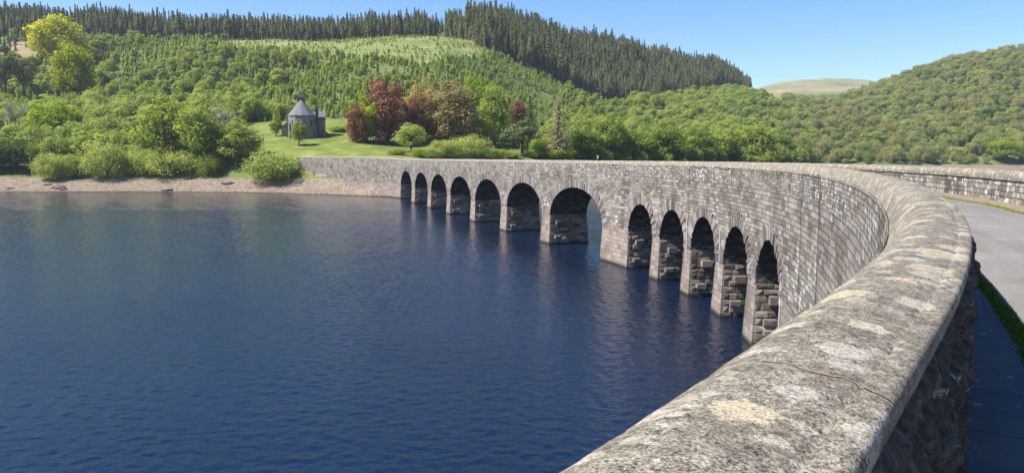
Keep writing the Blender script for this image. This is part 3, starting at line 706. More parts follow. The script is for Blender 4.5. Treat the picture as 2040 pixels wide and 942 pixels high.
# ------------------------------------------------------------------ foliage
def leaf_mat(name, stops, trans=.25, rnd=.55):
    """colour by tree (random) and by leaf clump (tone)"""
    m = M(name); oi = m.n('ShaderNodeObjectInfo').outputs['Random']; t = m.attr('tone')
    loc = m.n('ShaderNodeObjectInfo').outputs['Location']; patch = m.rng(m.noise(loc, .022, 3), .3, .7, smooth=False)
    tree_ = m.math('ADD', m.math('MULTIPLY', oi, .5), m.math('MULTIPLY', patch, .5))
    k = m.math('ADD', m.math('MULTIPLY', tree_, rnd), m.math('MULTIPLY', t, 1 - rnd))
    col = m.ramp(k, stops)
    m.fin(col, .75, .15)
    tr = m.n('ShaderNodeBsdfTranslucent'); m.set(tr.inputs[0], m.mix(1, col, (1.3, 1.25, .7), 'MULTIPLY'))
    mx = m.n('ShaderNodeMixShader'); mx.inputs[0].default_value = trans * 1.8
    m.t.links.new(m.b.outputs[0], mx.inputs[1]); m.t.links.new(tr.outputs[0], mx.inputs[2]); m.t.links.new(mx.outputs[0], m.out.inputs[0])
    return m.m
def st(a, b, c): return [(.12, a), (.5, b), (.88, c)]
LM = {
 'green': leaf_mat('leaves_green', st((0.154, 0.217, 0.044), (0.266, 0.337, 0.066), (0.392, 0.411, 0.093))),
 'young': leaf_mat('leaves_young', st((0.161, 0.255, 0.071), (0.274, 0.370, 0.083), (0.419, 0.450, 0.093)), rnd=.7),
 'mid': leaf_mat('leaves_mid', st((0.127, 0.183, 0.041), (0.218, 0.296, 0.056), (0.365, 0.407, 0.087))),
 'dark': leaf_mat('leaves_dark', st((0.060, 0.102, 0.030), (0.096, 0.146, 0.038), (0.164, 0.206, 0.058))),
 'yellow': leaf_mat('leaves_yellow', st((0.217, 0.264, 0.015), (0.348, 0.374, 0.020), (0.441, 0.441, 0.038)), .3),
 'lime': leaf_mat('leaves_lime', st((0.156, 0.255, 0.017), (0.251, 0.345, 0.024), (0.345, 0.405, 0.041)), .3),
 'bright': leaf_mat('leaves_bright', st((0.137, 0.229, 0.024), (0.222, 0.315, 0.037), (0.324, 0.373, 0.055)), .3),
 'copper': leaf_mat('leaves_copper', st((.13, .056, .036), (.225, .096, .056), (.34, .16, .09)), .15),
 'brown': leaf_mat('leaves_brown', st((.16, .125, .055), (.25, .20, .085), (.34, .29, .12)), .2),
 'pink': leaf_mat('leaves_pinkish', st((0.240, 0.147, 0.094), (0.361, 0.259, 0.101), (0.450, 0.407, 0.119)), .2),
 'grey': leaf_mat('twigs_grey', st((0.147, 0.125, 0.103), (0.235, 0.206, 0.162), (0.323, 0.279, 0.221)), .1),
 'larch': leaf_mat('leaves_larch', st((0.171, 0.144, 0.084), (0.261, 0.221, 0.130), (0.361, 0.308, 0.185)), .15),
 'pine': leaf_mat('needles_pine', st((0.077, 0.099, 0.040), (0.131, 0.153, 0.060), (0.218, 0.218, 0.090)), .1),
 'spruce': leaf_mat('needles_spruce', st((0.088, 0.110, 0.046), (0.146, 0.169, 0.067), (0.241, 0.235, 0.092)), .08, .6),
 'willow': leaf_mat('leaves_willow', st((0.218, 0.276, 0.080), (0.303, 0.369, 0.108), (0.413, 0.443, 0.144)), .3),
 'oak': leaf_mat('leaves_oak', st((.135, .205, .06), (.275, .29, .092), (.37, .315, .145)), .25, .75),
 'wood': leaf_mat('leaves_wood', st((0.153, 0.216, 0.053), (0.260, 0.329, 0.074), (0.380, 0.410, 0.096)), .25, .6),
}
BARK = simple('bark', (.10, .085, .07), .9, .1, var=.3, scale=2)
PALEBARK = simple('bark_pale', (.30, .27, .23), .9, .1, var=.25, scale=2)
REDBARK = simple('bark_red', (.15, .085, .06), .9, .1, var=.25, scale=2)
SPBARK = simple('bark_spruce', (.30, .245, .19), .9, .1, var=.3, scale=1)

def leafquads(C_, N_, size, tone, r, asp=.62):
    """leaf clumps as small kites: centre, normal, size"""
    n = len(C_); N_ = N_ / (np.linalg.norm(N_, axis=1, keepdims=True) + 1e-9)
    t = r.normal(size=(n, 3)); t -= (t * N_).sum(1, keepdims=True) * N_; t /= np.linalg.norm(t, axis=1, keepdims=True) + 1e-9
    b = np.cross(N_, t); s = size[:, None]; k = r.uniform(.5, 1.2, (n, 4, 1))
    V = np.stack([C_ - t * s * k[:, 0], C_ - b * s * asp * k[:, 1] + N_ * s * .15, C_ + t * s * k[:, 2], C_ + b * s * asp * k[:, 3] - N_ * s * .1], 1).reshape(-1, 3)
    return V, np.arange(n * 4).reshape(n, 4), tone

def broadleaf(seed, w=.8, base=.22, K=18, n=170, leaf=.035, lobe=(.17, .27), flat=.85, open_=0., columnar=1.):
    """unit-height tree: returns (leaf arrays, trunk MB). crown between base and 1."""
    r = np.random.default_rng(seed); rx = w / 2; cz = (base + 1) / 2; rz = (1 - base) / 2
    cs_ = []; tries = 0
    while len(cs_) < K and tries < 4000:
        tries += 1
        d = r.normal(size=3); d /= np.linalg.norm(d); q = r.uniform(.35, .78); hxy = math.hypot(d[0], d[1]) + 1e-6; bx_ = (1 - abs(d[2]) ** 3.2) ** .5 / hxy; d = np.array([d[0] * bx_, d[1] * bx_, d[2]])
        if d[2] < -.93: continue
        p = np.array([d[0] * rx * q, d[1] * rx * q, cz + d[2] * rz * q])
        if p[2] > cz: p[:2] *= 1 - .35 * ((p[2] - cz) / rz) ** 2
        if cs_ and min(np.linalg.norm((p - c) / [rx, rx, rz]) for c in cs_) < (.26 if K < 45 else .19): continue
        cs_.append(p)
    L = []; NN = []; S_ = []; T_ = []
    for c in cs_:
        rad = r.uniform(*lobe) * (w + .4) / 1.2; ct = r.uniform(0, 1); m_ = int(n * r.uniform(.6, 1.3))
        d = r.normal(size=(m_, 3)); d /= np.linalg.norm(d, axis=1, keepdims=True)
        q = r.uniform(.15, 1, m_) ** .5 * (1 + r.normal(0, .13, m_))
        p = c + d * (q * rad)[:, None] * [1.05, 1.05, flat]
        L.append(p); NN.append(d * 1.0 + r.normal(size=(m_, 3)) * .30 + [0, 0, .25]); S_.append(leaf * r.uniform(.6, 1.35, m_)); T_.append(np.clip(ct + r.normal(0, .18, m_), 0, 1))
    L = np.concatenate(L); L[:, 2] = np.clip(L[:, 2], .015, 1.02)
    lv = leafquads(L, np.concatenate(NN), np.concatenate(S_), np.concatenate(T_), r)
    mb = MB(); th = .022 + .012 * w
    fork = base + .18 * (1 - base); top = np.array([r.normal(0, .02), r.normal(0, .02), cz + .1])
    mb.tube([(0, 0, -.03), (r.normal(0, .006), r.normal(0, .006), base * .5), (top[0] * .4, top[1] * .4, fork), top], [th * 1.3, th, th * .8, th * .3], 7)
    for c in cs_[:14]:
        a = np.array([top[0] * .4, top[1] * .4, fork * r.uniform(.7, 1.05)]); mid = (a + c) / 2 + [0, 0, .03 + r.normal(0, .02)]
        mb.tube([a, mid, c + r.normal(0, .02, 3)], [th * .42, th * .26, th * .10], 5, cap=False)
    return lv, mb

def conifer(seed, w=.3, base=.08, levels=26, droop=.25, leaf=.032, fill=1.0, pw=.9):
    r = np.random.default_rng(seed); L = []; NN = []; S_ = []; T_ = []; mb = MB()
    lean = r.normal(0, .01, 2)
    mb.tube([(0, 0, -.03), (lean[0] * .5, lean[1] * .5, .5), (lean[0], lean[1], 1)], [.016, .012, .002], 6)
    for k in range(levels):
        t = (k + r.uniform(-.2, .2)) / levels; z = base + (1 - base) * t; rad = w / 2 * max(.03, (1 - t)) ** pw * r.uniform(.75, 1.15)
        nb = int((5 + 4 * (1 - t)) * fill); ct = r.uniform(.2, .8); a0 = r.uniform(0, 6.28)
        for b in range(nb):
            a = a0 + 6.283 * b / nb + r.normal(0, .2); rl = rad * r.uniform(.65, 1.2); m_ = max(2, int(rl / leaf * 1.4) + 1)
            for i in range(m_):
                q = (i + .6) / m_; p = np.array([math.cos(a) * rl * q, math.sin(a) * rl * q, z - droop * rl * q * q + r.normal(0, .004)])
                L.append(p); NN.append(np.array([math.cos(a) * .5, math.sin(a) * .5, .75]) + r.normal(0, .35, 3)); S_.append(leaf * r.uniform(.7, 1.3) * (1.1 - .35 * q)); T_.append(np.clip(ct + r.normal(0, .2) + .15 * q, 0, 1))
    L = np.array(L); return leafquads(L, np.array(NN), np.array(S_), np.array(T_), r, .55), mb

def bare(seed, w=.8, twigs=True):
    """leafless tree: trunk and forking limbs; the fine twig haze is the crown"""
    r = np.random.default_rng(seed); mb = MB(); tips = []
    def grow(p, d, l, rad, dep):
        q = p + d * l; mb.tube([p, (p + q) / 2 + r.normal(0, .012, 3), q], [rad, rad * .85, rad * .65], 5, cap=False)
        if dep == 0: tips.append((q, d)); return
        for _ in range(3 if dep > 1 else 4):
            dd = d + r.normal(0, .5, 3) * [w * 1.2, w * 1.2, .5] + [0, 0, .12]; dd /= np.linalg.norm(dd); grow(q, dd, l * r.uniform(.6, .85), rad * .6, dep - 1)
    grow(np.array([0, 0, -.02]), np.array([0, 0, 1.]), .27, .02, 4)
    L = []; NN = []; S_ = []
    for q, d in tips:
        for _ in range(5):
            L.append(q + r.normal(0, .03, 3)); NN.append(r.normal(size=3)); S_.append(.022)
    L = np.array(L); zmax = L[:, 2].max()
    V, Fc, t = leafquads(L, np.array(NN), np.array(S_), r.random(len(L)), r, .10)
    V[:, 2] /= zmax; mb.v = [(x, y, z / zmax) for x, y, z in mb.v]
    return (V, Fc, t), mb

PROT = {}
SRC = bpy.data.collections.new('tree_sources')     # never linked to the scene
def proto(key, lv, mb, lm, bark):
    """meshes: crown alone, trunk alone, and both as one (for small far trees)"""
    V, Fc, t = lv
    crown_ = mesh_np('crown', V, Fc, [lm], tone=t); trunk_ = mb.mesh('trunk', [bark], True)
    nv = len(V); tv = np.array(mb.v); tf = [tuple(i for i in f) for f in mb.f if len(f) == 4]
    tfa = np.array(tf) + nv
    both = mesh_np(key, np.concatenate([V, tv]), np.concatenate([Fc, tfa]), [lm, bark], midx=np.concatenate([np.zeros(len(Fc)), np.ones(len(tfa))]), tone=np.concatenate([t, np.zeros(len(tfa))]))
    PROT[key] = (crown_, trunk_, both)
def multi(key, n, fn, lm, bark=BARK):
    for i in range(n): lv, mb = fn(i); proto(f'{key}{i}', lv, mb, LM[lm], bark)

# fine crowns for the trees that stand out, coarse ones for the masses
multi('broad', 4, lambda i: broadleaf(100 + i, .85, .04, 58, 150, .021, (.085, .15)), 'green')
multi('skirt', 4, lambda i: broadleaf(400 + i, .82, -.16, 60, 150, .021, (.085, .15)), 'green')
multi('tallb', 3, lambda i: broadleaf(120 + i, .62, .04, 54, 140, .019, (.08, .135)), 'green')
multi('bushy', 3, lambda i: broadleaf(140 + i, 1.5, -.05, 62, 170, .028, (.10, .2), .85), 'willow')
multi('openb', 3, lambda i: broadleaf(150 + i, .8, .05, 46, 130, .016, (.11, .18)), 'brown')
multi('pinet', 2, lambda i: broadleaf(170 + i, .95, .30, 16, 260, .022, (.12, .18), .5), 'pine', REDBARK)
multi('larcht', 2, lambda i: conifer(180 + i, .55, .10, 34, .1, .016, 1.3, .6), 'larch', PALEBARK)
multi('firt', 2, lambda i: conifer(185 + i, .5, .12, 32, .3, .022, 1.2), 'dark')
multi('baret', 2, lambda i: bare(190 + i), 'grey', PALEBARK)
multi('wood', 6, lambda i: broadleaf(200 + i, .9, .06, 30, 150, .034, (.12, .2)), 'wood')
multi('oak', 6, lambda i: broadleaf(220 + i, 1.0, .05, 32, 150, .035, (.12, .21), .95), 'oak')
multi('young', 6, lambda i: broadleaf(240 + i, .55, .02, 16, 90, .042, (.11, .18)), 'young')
multi('cone', 5, lambda i: conifer(320 + i, .46, .02, 17, .12, .05, 1.35, .75), 'young')
multi('sapling', 4, lambda i: conifer(260 + i, .5, .02, 12, .2, .07, 1, .8), 'young')
multi('spruce', 6, lambda i: conifer(280 + i, .36, .08, 26, .35, .034, 1.6), 'spruce', SPBARK)
multi('stem', 5, lambda i: conifer(300 + i, .33, .42, 19, .3, .032, 1.5), 'spruce', SPBARK)

OWN = {k: float(np.ptp([v.co.x for v in PROT[k][0].vertices])) for k in PROT}
OCC = []   # (X, Y, radius) kept free of scattered trees
def tree(name, X, Y, z, h, w, key, mat, label, cat='tree', group=None, bark=None, rz=None):
    """a tree of its own with trunk and crown; w is its crown width"""
    root = empty(name, (X, Y, z - .1), rz if rz is not None else random.uniform(0, 6.28)); tag(root, label, cat, group)
    c, t, _ = PROT[key]; ow = OWN[key]
    sx = w / ow
    for nm, me, mt in (('trunk', t, bark), ('crown', c, LM[mat] if mat else None)):
        o = link(nm, me, root); o.scale = (sx, sx, h)
        if mt: o.material_slots[0].link = 'OBJECT'; o.material_slots[0].material = mt
    OCC.append((X, Y, w * .5))
    return root
def tree_px(name, u, yb, hpx, wpx, key, mat, label, cat='tree', bark=None, group=None):
    X, Y, z = find(u, yb); k = Y / F; wk = 1.22 if cat == 'tree' else 1.12
    return tree(name, X, Y, z, hpx * k * 1.04, wpx * k * wk, key, mat, label, cat, group, bark)

#@TREES
T = tree_px
T('broadleaf_tree', 132, 140, 108, 100, 'broad0', 'yellow', 'tall bright yellow-green tree rising highest on the left hillside', 'tree')
T('broadleaf_tree', 155, 196, 124, 72, 'skirt0', 'yellow', 'bright yellow-green tree just below the tallest yellow one', 'tree')
T('broadleaf_tree', 107, 288, 88, 92, 'broad1', 'lime', 'round golden-green maple above the shore beside the grey leafless tree', 'tree')
T('bare_tree', 18, 296, 92, 80, 'baret0', 'grey', 'grey leafless tree beside the round golden-green maple', 'tree')
T('bare_tree', 430, 325, 125, 80, 'baret1', 'grey', 'thin leafless tree among the green trees left of the chapel', 'tree')
T('pine_tree', 20, 208, 112, 66, 'pinet0', 'pine', 'dark flat-topped pine at the edge of the photo, on the slope', 'tree', REDBARK)
T('pine_tree', 55, 205, 90, 50, 'pinet1', 'pine', 'smaller dark pine beside the flat-topped one', 'tree', REDBARK)
T('broadleaf_tree', 170, 300, 52, 40, 'tallb1', 'mid', 'small conical grey-green tree behind the shore willows', 'tree')
T('broadleaf_tree', 192, 245, 66, 56, 'broad2', 'willow', 'pale silvery green tree below the bright yellow ones', 'tree')
T('broadleaf_tree', 250, 272, 78, 74, 'broad3', 'willow', 'rounded pale green tree below the white dead trunk', 'tree')
T('broadleaf_tree', 335, 335, 142, 128, 'broad0', 'green', 'large spreading oak in fresh leaf above the stony shore', 'tree')
T('broadleaf_tree', 400, 338, 130, 98, 'broad1', 'mid', 'broad darker oak beside the large spreading one', 'tree')
T('broadleaf_tree', 470, 335, 92, 66, 'tallb2', 'green', 'slender green tree between the broad oak and the shore willow', 'tree')
T('broadleaf_tree', 495, 320, 70, 52, 'broad3', 'willow', 'pale green tree at the edge of the chapel lawn', 'tree')
T('broadleaf_tree', 28, 342, 70, 88, 'broad2', 'dark', 'dark green tree over the shore under the leafless grey tree', 'tree')
T('broadleaf_tree', -30, 340, 80, 90, 'broad1', 'mid', 'green tree cut by the edge of the photo above the shore', 'tree')
T('broadleaf_tree', 118, 330, 62, 60, 'broad3', 'mid', 'mid-green tree right below the golden-green maple', 'tree')
for u, yb, h, w, lab in ((102, 357, 52, 66, 'small fresh green willow bush at the start of the stony shore'), (145, 353, 46, 52, 'low willow bush second along the stony shore'), (212, 353, 70, 112, 'wide pale green willow bush on the stony shore under the oaks'),
                    (285, 350, 56, 70, 'olive green willow bush between two wide ones on the shore'), (348, 349, 54, 110, 'wide low green bush below the large spreading oak'), (415, 350, 44, 60, 'shady low bush on the shore below the darker oak'),
                    (542, 361, 58, 130, 'big round willow bush on the stony shore at the dam end')):
    T('willow_bush', u, yb, h, w, random.choice(['bushy0', 'bushy1', 'bushy2']), 'willow' if 'shady' not in lab else 'mid', lab, 'bush')
# around the chapel and along the far end of the dam
T('young_birch', 596, 290, 50, 30, 'tallb1', 'green', 'slim young birch on the lawn in front of the chapel', 'tree', PALEBARK)
T('young_birch', 551, 272, 38, 26, 'tallb2', 'green', 'small young tree on the lawn beside the chapel annexe', 'tree', PALEBARK)
T('broadleaf_tree', 730, 282, 108, 68, 'skirt0', 'lime', 'yellow-green beech in front of the dark copper beech', 'tree')
T('copper_beech', 712, 284, 82, 46, 'skirt1', 'copper', 'reddish young copper beech lowest at the lawn edge', 'tree')
T('copper_beech', 772, 286, 140, 88, 'skirt2', 'copper', 'tall dark red copper beech at the end of the chapel lawn', 'tree')
T('copper_beech', 826, 284, 95, 46, 'skirt3', 'copper', 'thin copper beech between the two brownish trees', 'tree')
T('broadleaf_tree', 848, 280, 132, 80, 'skirt0', 'pink', 'pinkish yellow tree coming into leaf beside the copper beech', 'tree')
T('broadleaf_tree', 905, 288, 132, 100, 'skirt1', 'brown', 'wide brown tree coming into leaf beside the bright green maple', 'tree')
T('broadleaf_tree', 955, 275, 135, 74, 'skirt2', 'bright', 'bright green maple behind the middle of the dam', 'tree')
T('broadleaf_tree', 985, 290, 124, 74, 'skirt3', 'green', 'tall darker green tree in front of the bright maple', 'tree')
T('copper_beech', 1032, 268, 70, 34, 'tallb1', 'copper', 'small dark red tree behind the spreading pine', 'tree')
T('fir_tree', 1056, 278, 84, 48, 'firt0', 'dark', 'dark fir beside the small dark red tree', 'tree')
T('pine_tree', 1040, 312, 70, 80, 'pinet0', 'pine', 'low spreading pine with a reddish trunk behind the parapet', 'tree', REDBARK)
T('larch_tree', 1112, 314, 112, 70, 'larcht0', 'larch', 'tall grey-brown larch standing behind the parapet', 'tree')
T('broadleaf_tree', 1160, 316, 68, 62, 'broad2', 'mid', 'shaded green tree close beside the grey-brown larch', 'tree')
T('broadleaf_tree', 1212, 318, 92, 74, 'broad0', 'mid', 'green tree between the larch and the cone-shaped tree', 'tree')
T('broadleaf_tree', 1262, 319, 62, 82, 'broad3', 'green', 'cone-shaped dense green tree behind the parapet', 'tree')
T('round_shrub', 820, 303, 58, 66, 'broad1', 'willow', 'round grey-green shrub in front of the copper beech', 'shrub')
for u, yb, h, w, mt, lab in ((935, 312, 42, 92, 'willow', 'large pale willow bush in front of the dark green tree'), (885, 313, 34, 62, 'willow', 'pale willow bush in front of the brown tree'), (1082, 310, 36, 58, 'bright', 'bright green bush between the pine and the larch'),
                        (1182, 318, 30, 40, 'bright', 'small bright green bush behind the person on the dam'), (840, 313, 18, 50, 'bright', 'low green bush under the round grey-green shrub'), (1000, 313, 16, 46, 'bright', 'low green bush in front of the white car'),
                        (1062, 314, 14, 46, 'bright', 'low bush beside the reddish pine trunk'), (790, 309, 14, 40, 'green', 'low bush at the lawn corner behind the parapet'), (675, 262, 12, 40, 'lime', 'small yellow-green bush on the lawn beyond the chapel')):
    T('green_bush', u, yb, h, w, random.choice(['bushy0', 'bushy1', 'bushy2']), mt, lab, 'bush')
for q, (u, h, w, mt) in enumerate(((862, 22, 46, 'willow'), (975, 24, 44, 'green'), (1018, 15, 40, 'willow'), (1100, 18, 44, 'green'), (1128, 20, 40, 'lime'), (1150, 18, 36, 'mid'), (1205, 20, 40, 'green'), (1232, 18, 36, 'mid'), (1300, 22, 44, 'green'), (1350, 24, 46, 'mid'), (1410, 22, 46, 'green'), (1468, 24, 46, 'willow'), (1535, 24, 46, 'mid'))):
    T('low_bush', u, 316 if u < 1180 else 320, h, w, f'bushy{q % 3}', mt, 'low leafy bush in the green band just behind the dam parapet', 'bush', None, 'bushes in the band behind the parapet')
for u, yb, h, w, ky, mt, lab in ((1325, 320, 74, 84, 'broad1', 'green', 'round green tree next to the cone-shaped one'), (1385, 321, 72, 76, 'broad2', 'mid', 'second round tree from the cone-shaped one, in deeper green'), (1440, 321, 66, 70, 'broad0', 'green', 'full green tree between the round trees and the wood corner'),
                            (1500, 321, 74, 86, 'broad3', 'green', 'large round tree near the corner of the wood'), (1550, 322, 62, 56, 'broad1', 'mid', 'last tree at the corner of the wood, before the valley')):
    T('broadleaf_tree', u, yb, h, w, ky, mt, lab, 'tree')
T('broadleaf_tree', 2005, 322, 50, 70, 'broad2', 'lime', 'bright yellow-green tree at the foot of the far wooded hill', 'tree')
# white dead trunk
X, Y, z = find(245, 190); mb = MB(); k = Y / F
mb.tube([(0, 0, -.3), (.1, 0, 20 * k), (-.5, .1, 36 * k), (-1.2, 0, 50 * k)], [.35, .28, .2, .08], 7); mb.tube([(-.2, 0, 25 * k), (1.0, 0, 33 * k)], [.14, .05], 5); mb.tube([(0, 0, 15 * k), (1.2, .3, 20 * k)], [.12, .05], 5)
OCC += [(X, Y, 5), (X * .97, Y - 12, 7), (X * .95, Y - 24, 7)]
o = mb.build('dead_tree', simple('dead_wood', (.55, .52, .48))); o.location = (X, Y, z); tag(o, 'bare white dead tree trunk standing on the left hillside', 'tree')

# ------------------------------------------------------------------ scattered woods
def occupied(X, Y):
    r = np.zeros(len(X), bool)
    for (x, y, q) in OCC: r |= np.hypot(X - x, Y - y) < q * .8
    return r
def jitter(x0, x1, y0, y1, d, seed):
    r = np.random.default_rng(seed); gx, gy = np.meshgrid(np.arange(x0, x1, d), np.arange(y0, y1, d)); gx = gx.ravel(); gy = gy.ravel()
    X = gx + r.uniform(-.48, .48, gx.shape) * d; Y = gy + r.uniform(-.48, .48, gy.shape) * d; u = X / Y * A_ + 1020
    m = (u > -250) & (u < 2600); return X[m], Y[m], u[m]
# edge of the spruce plantation (nearest distance at each bearing) and its far side
SPU = [-700, 0, 150, 300, 500, 700, 880, 920, 960, 1050, 1130, 1200, 1300, 1400, 1490]
SPN = [690, 690, 705, 715, 728, 732, 735, 700, 662, 668, 700, 730, 830, 960, 1130]
SPF = [790, 790, 790, 800, 800, 800, 800, 860, 920, 930, 950, 1010, 1090, 1210, 1290]
def points_mesh(name, X, Y, Z, h, w, idx, seed):
    r = np.random.default_rng(seed); me = bpy.data.meshes.new(name); n = len(X); me.vertices.add(n)
    me.vertices.foreach_set('co', np.stack([X, Y, Z], 1).astype(np.float32).ravel())
    a = me.attributes.new('rot', 'FLOAT_VECTOR', 'POINT'); a.data.foreach_set('vector', np.stack([r.normal(0, .03, n), r.normal(0, .03, n), r.uniform(0, 6.28, n)], 1).astype(np.float32).ravel())
    a = me.attributes.new('scl', 'FLOAT_VECTOR', 'POINT'); a.data.foreach_set('vector', np.stack([w, w, h], 1).astype(np.float32).ravel())
    a = me.attributes.new('idx', 'INT', 'POINT'); a.data.foreach_set('value', idx.astype(np.int32)); return me
def gn_scatter(keys):
    c = bpy.data.collections.new('sources'); 
    for i, k in enumerate(keys): o = bpy.data.objects.new(f'src_{i:02d}_{k}', PROT[k][2]); c.objects.link(o)
    g = bpy.data.node_groups.new('scatter', 'GeometryNodeTree'); g.interface.new_socket('Geometry', in_out='INPUT', socket_type='NodeSocketGeometry'); g.interface.new_socket('Geometry', in_out='OUTPUT', socket_type='NodeSocketGeometry')
    N = g.nodes.new; gi = N('NodeGroupInput'); go = N('NodeGroupOutput'); ci = N('GeometryNodeCollectionInfo'); ip = N('GeometryNodeInstanceOnPoints')
    ci.inputs['Collection'].default_value = c; ci.inputs['Separate Children'].default_value = True; ci.inputs['Reset Children'].default_value = True
    ip.inputs['Pick Instance'].default_value = True; l = g.links.new
    def na(nm, t): a = N('GeometryNodeInputNamedAttribute'); a.data_type = t; a.inputs['Name'].default_value = nm; return [s for s in a.outputs if s.enabled and s.name == 'Attribute'][0]
    l(gi.outputs[0], ip.inputs['Points']); l(ci.outputs[0], ip.inputs['Instance']); l(na('idx', 'INT'), ip.inputs['Instance Index']); l(na('rot', 'FLOAT_VECTOR'), ip.inputs['Rotation']); l(na('scl', 'FLOAT_VECTOR'), ip.inputs['Scale'])
    l(ip.outputs[0], go.inputs[0]); return g
def plant(single, mass, X, Y, h, wr, keys, nown, label, masslabel, group, seed, cat='tree', vis=None):
    """the trees that show largest as objects of their own, the rest of the wood as one mass"""
    r = np.random.default_rng(seed); n = len(X); Z = ground(X, Y); idx = r.integers(0, len(keys), n); w = h * wr / np.array([OWN[k] for k in keys])[idx] * r.uniform(.85, 1.2, n)
    u = X / Y * A_ + 1020; sc = h / Y * ((u > 0) & (u < 2040)); 
    if vis is not None: sc = sc * vis
    order = np.argsort(-sc); own = order[:nown]; own = own[sc[own] > 0]; rest = np.setdiff1d(np.arange(n), own)
    for i in own:
        o = link(single, PROT[keys[idx[i]]][2]); o.location = (X[i], Y[i], Z[i] - .15); o.scale = (w[i], w[i], h[i]); o.rotation_euler = (0, 0, r.uniform(0, 6.28)); tag(o, label, cat, group)
    if len(rest):
        o = link(mass, points_mesh(mass, X[rest], Y[rest], Z[rest] - .15, h[rest], w[rest], idx[rest], seed)); tag(o, masslabel, None, None, 'stuff')
        md = o.modifiers.new('scatter', 'NODES'); md.node_group = gn_scatter(keys)
CHAPEL = find(603, 274)
def free(X, Y, u):
    return (ground(X, Y) > 6.5) & ~inpoly(u, Y, LAWN) & ~occupied(X, Y) & (np.hypot(X - CHAPEL[0], Y - CHAPEL[1] - 8) > 16)
# lower left slope: grown trees
X, Y, u = jitter(-420, 60, 296, 470, 6.5, 11); r = np.random.default_rng(12)
k = free(X, Y, u) & (u < 520 + (Y - 330) * .6) & (Y < 455 - .08 * np.abs(u - 200)) & ~((u > 480) & (Y < 398)); X, Y, u = X[k], Y[k], u[k]
h = 8 + 9 * r.random(len(X)) ** 1.4; plant('leafy_tree', 'hillside_trees', X, Y, h, .74, ['wood0', 'wood1', 'wood2', 'wood3', 'wood4', 'young0', 'young3'], 200, 'green broadleaf tree in the mixed wood above the stony shore', 'rest of the mixed wood above the stony shore', 'trees of the wood above the shore', 21)
# young plantation on the open slope
X, Y, u = jitter(-460, 120, 345, 740, 4.3, 13); r = np.random.default_rng(14)
edge = np.interp(u, SPU, SPN); lowd = np.where(u < 520, 450 - .08 * np.abs(u - 200), np.where(u < 700, 395, 350))
den = fbm(X / 30, Y / 30, None, 3)
k = free(X, Y, u) & (Y > lowd) & (Y < edge - 4) & (u < 1330) & ~inpoly(u, Y, CLEAR) & (den > .28) & ~inpoly(u, Y, [(-80, 560), (60, 560), (95, 610), (80, 672), (-80, 672)]); X, Y, u = X[k], Y[k], u[k]
h = (2.7 + 5.6 * r.random(len(X)) ** 1.6) * (1 + .35 * sstep(200, 0, u)) * np.where(u > 1000, .8, 1)
plant('young_tree', 'young_plantation', X, Y, h, .62, ['cone0', 'cone1', 'cone2', 'cone3', 'cone4', 'cone0', 'cone2', 'young0', 'young2', 'young4', 'wood2', 'wood5'], 280, 'young light green tree in the plantation on the open slope', 'rest of the young plantation on the open slope', 'young trees on the open slope', 22)
X, Y, u = jitter(-460, 120, 345, 700, 11, 131); r = np.random.default_rng(132)
k = free(X, Y, u) & (Y > np.where(u < 520, 330, 400)) & (u < 760) & (fbm(X / 40 + 30, Y / 40, None, 2) > .53) & ~inpoly(u, Y, CLEAR); X, Y, u = X[k], Y[k], u[k]
plant('dark_conifer', 'dark_conifers', X, Y, r.uniform(7, 13, len(X)), .45, ['spruce0', 'spruce2', 'spruce4'], 120, 'dark young conifer among the lighter trees of the open slope', 'other dark conifers among the lighter trees of the slope', 'dark conifers on the open slope', 23)
X, Y, u = jitter(-420, 0, 400, 690, 12, 231); r = np.random.default_rng(232)
k = free(X, Y, u) & (Y > 400) & (Y < 690) & (u < 620) & (fbm(X / 35 + 9, Y / 35, None, 2) > np.interp(u, [100, 350, 620], [.42, .52, .64])) & ~inpoly(u, Y, CLEAR); X, Y, u = X[k], Y[k], u[k]
plant('slope_tree', 'slope_trees', X, Y, 8 + 7 * r.random(len(X)) ** 1.3, .8, ['wood0', 'wood1', 'wood3', 'wood4', 'young1', 'young5'], 200, 'larger round green tree standing above the young trees of the open slope', 'other larger trees of the open slope', 'larger trees on the open slope', 233)
# saplings in the clearing below the ridge
X, Y, u = jitter(-300, 0, 560, 740, 4.6, 15); r = np.random.default_rng(16); k = inpoly(u, Y, CLEAR) & (fbm(X / 18, Y / 18, None, 3) > .40); X, Y = X[k], Y[k]
plant('sapling', 'saplings', X, Y, r.uniform(1.3, 3.2, len(X)), .7, ['sapling0', 'sapling1', 'sapling2', 'sapling3', 'young1'], 200, 'small sapling in the grassy clearing below the ridge', 'remaining saplings in the grassy clearing below the ridge', 'saplings in the clearing', 24, cat='sapling')
# right-hand slope under the plantation and the wooded spur
X, Y, u = jitter(0, 420, 325, 1010, 8.2, 17); r = np.random.default_rng(18); edge = np.interp(u, SPU + [1600], SPN + [1500])
k = free(X, Y, u) & (u > 1090 + (Y - 330) * .12) & (u < 1620) & (Y < edge - 6) & ~((u < 1330) & (Y > 470) & (fbm(X / 30, Y / 30, None, 3) < .5)); X, Y, u = X[k], Y[k], u[k]
h = (7 + 8.5 * r.random(len(X)) ** 1.4) * np.where((Y > 480) & (u < 1250), .62, 1)
plant('woodland_tree', 'spur_wood', X, Y, h, .88, ['wood0', 'wood1', 'wood2', 'wood3', 'wood4', 'wood5'], 280, 'leafy green tree in the dense wood on the spur behind the dam', 'farther part of the dense wood on the spur', 'trees of the wood on the spur', 25)
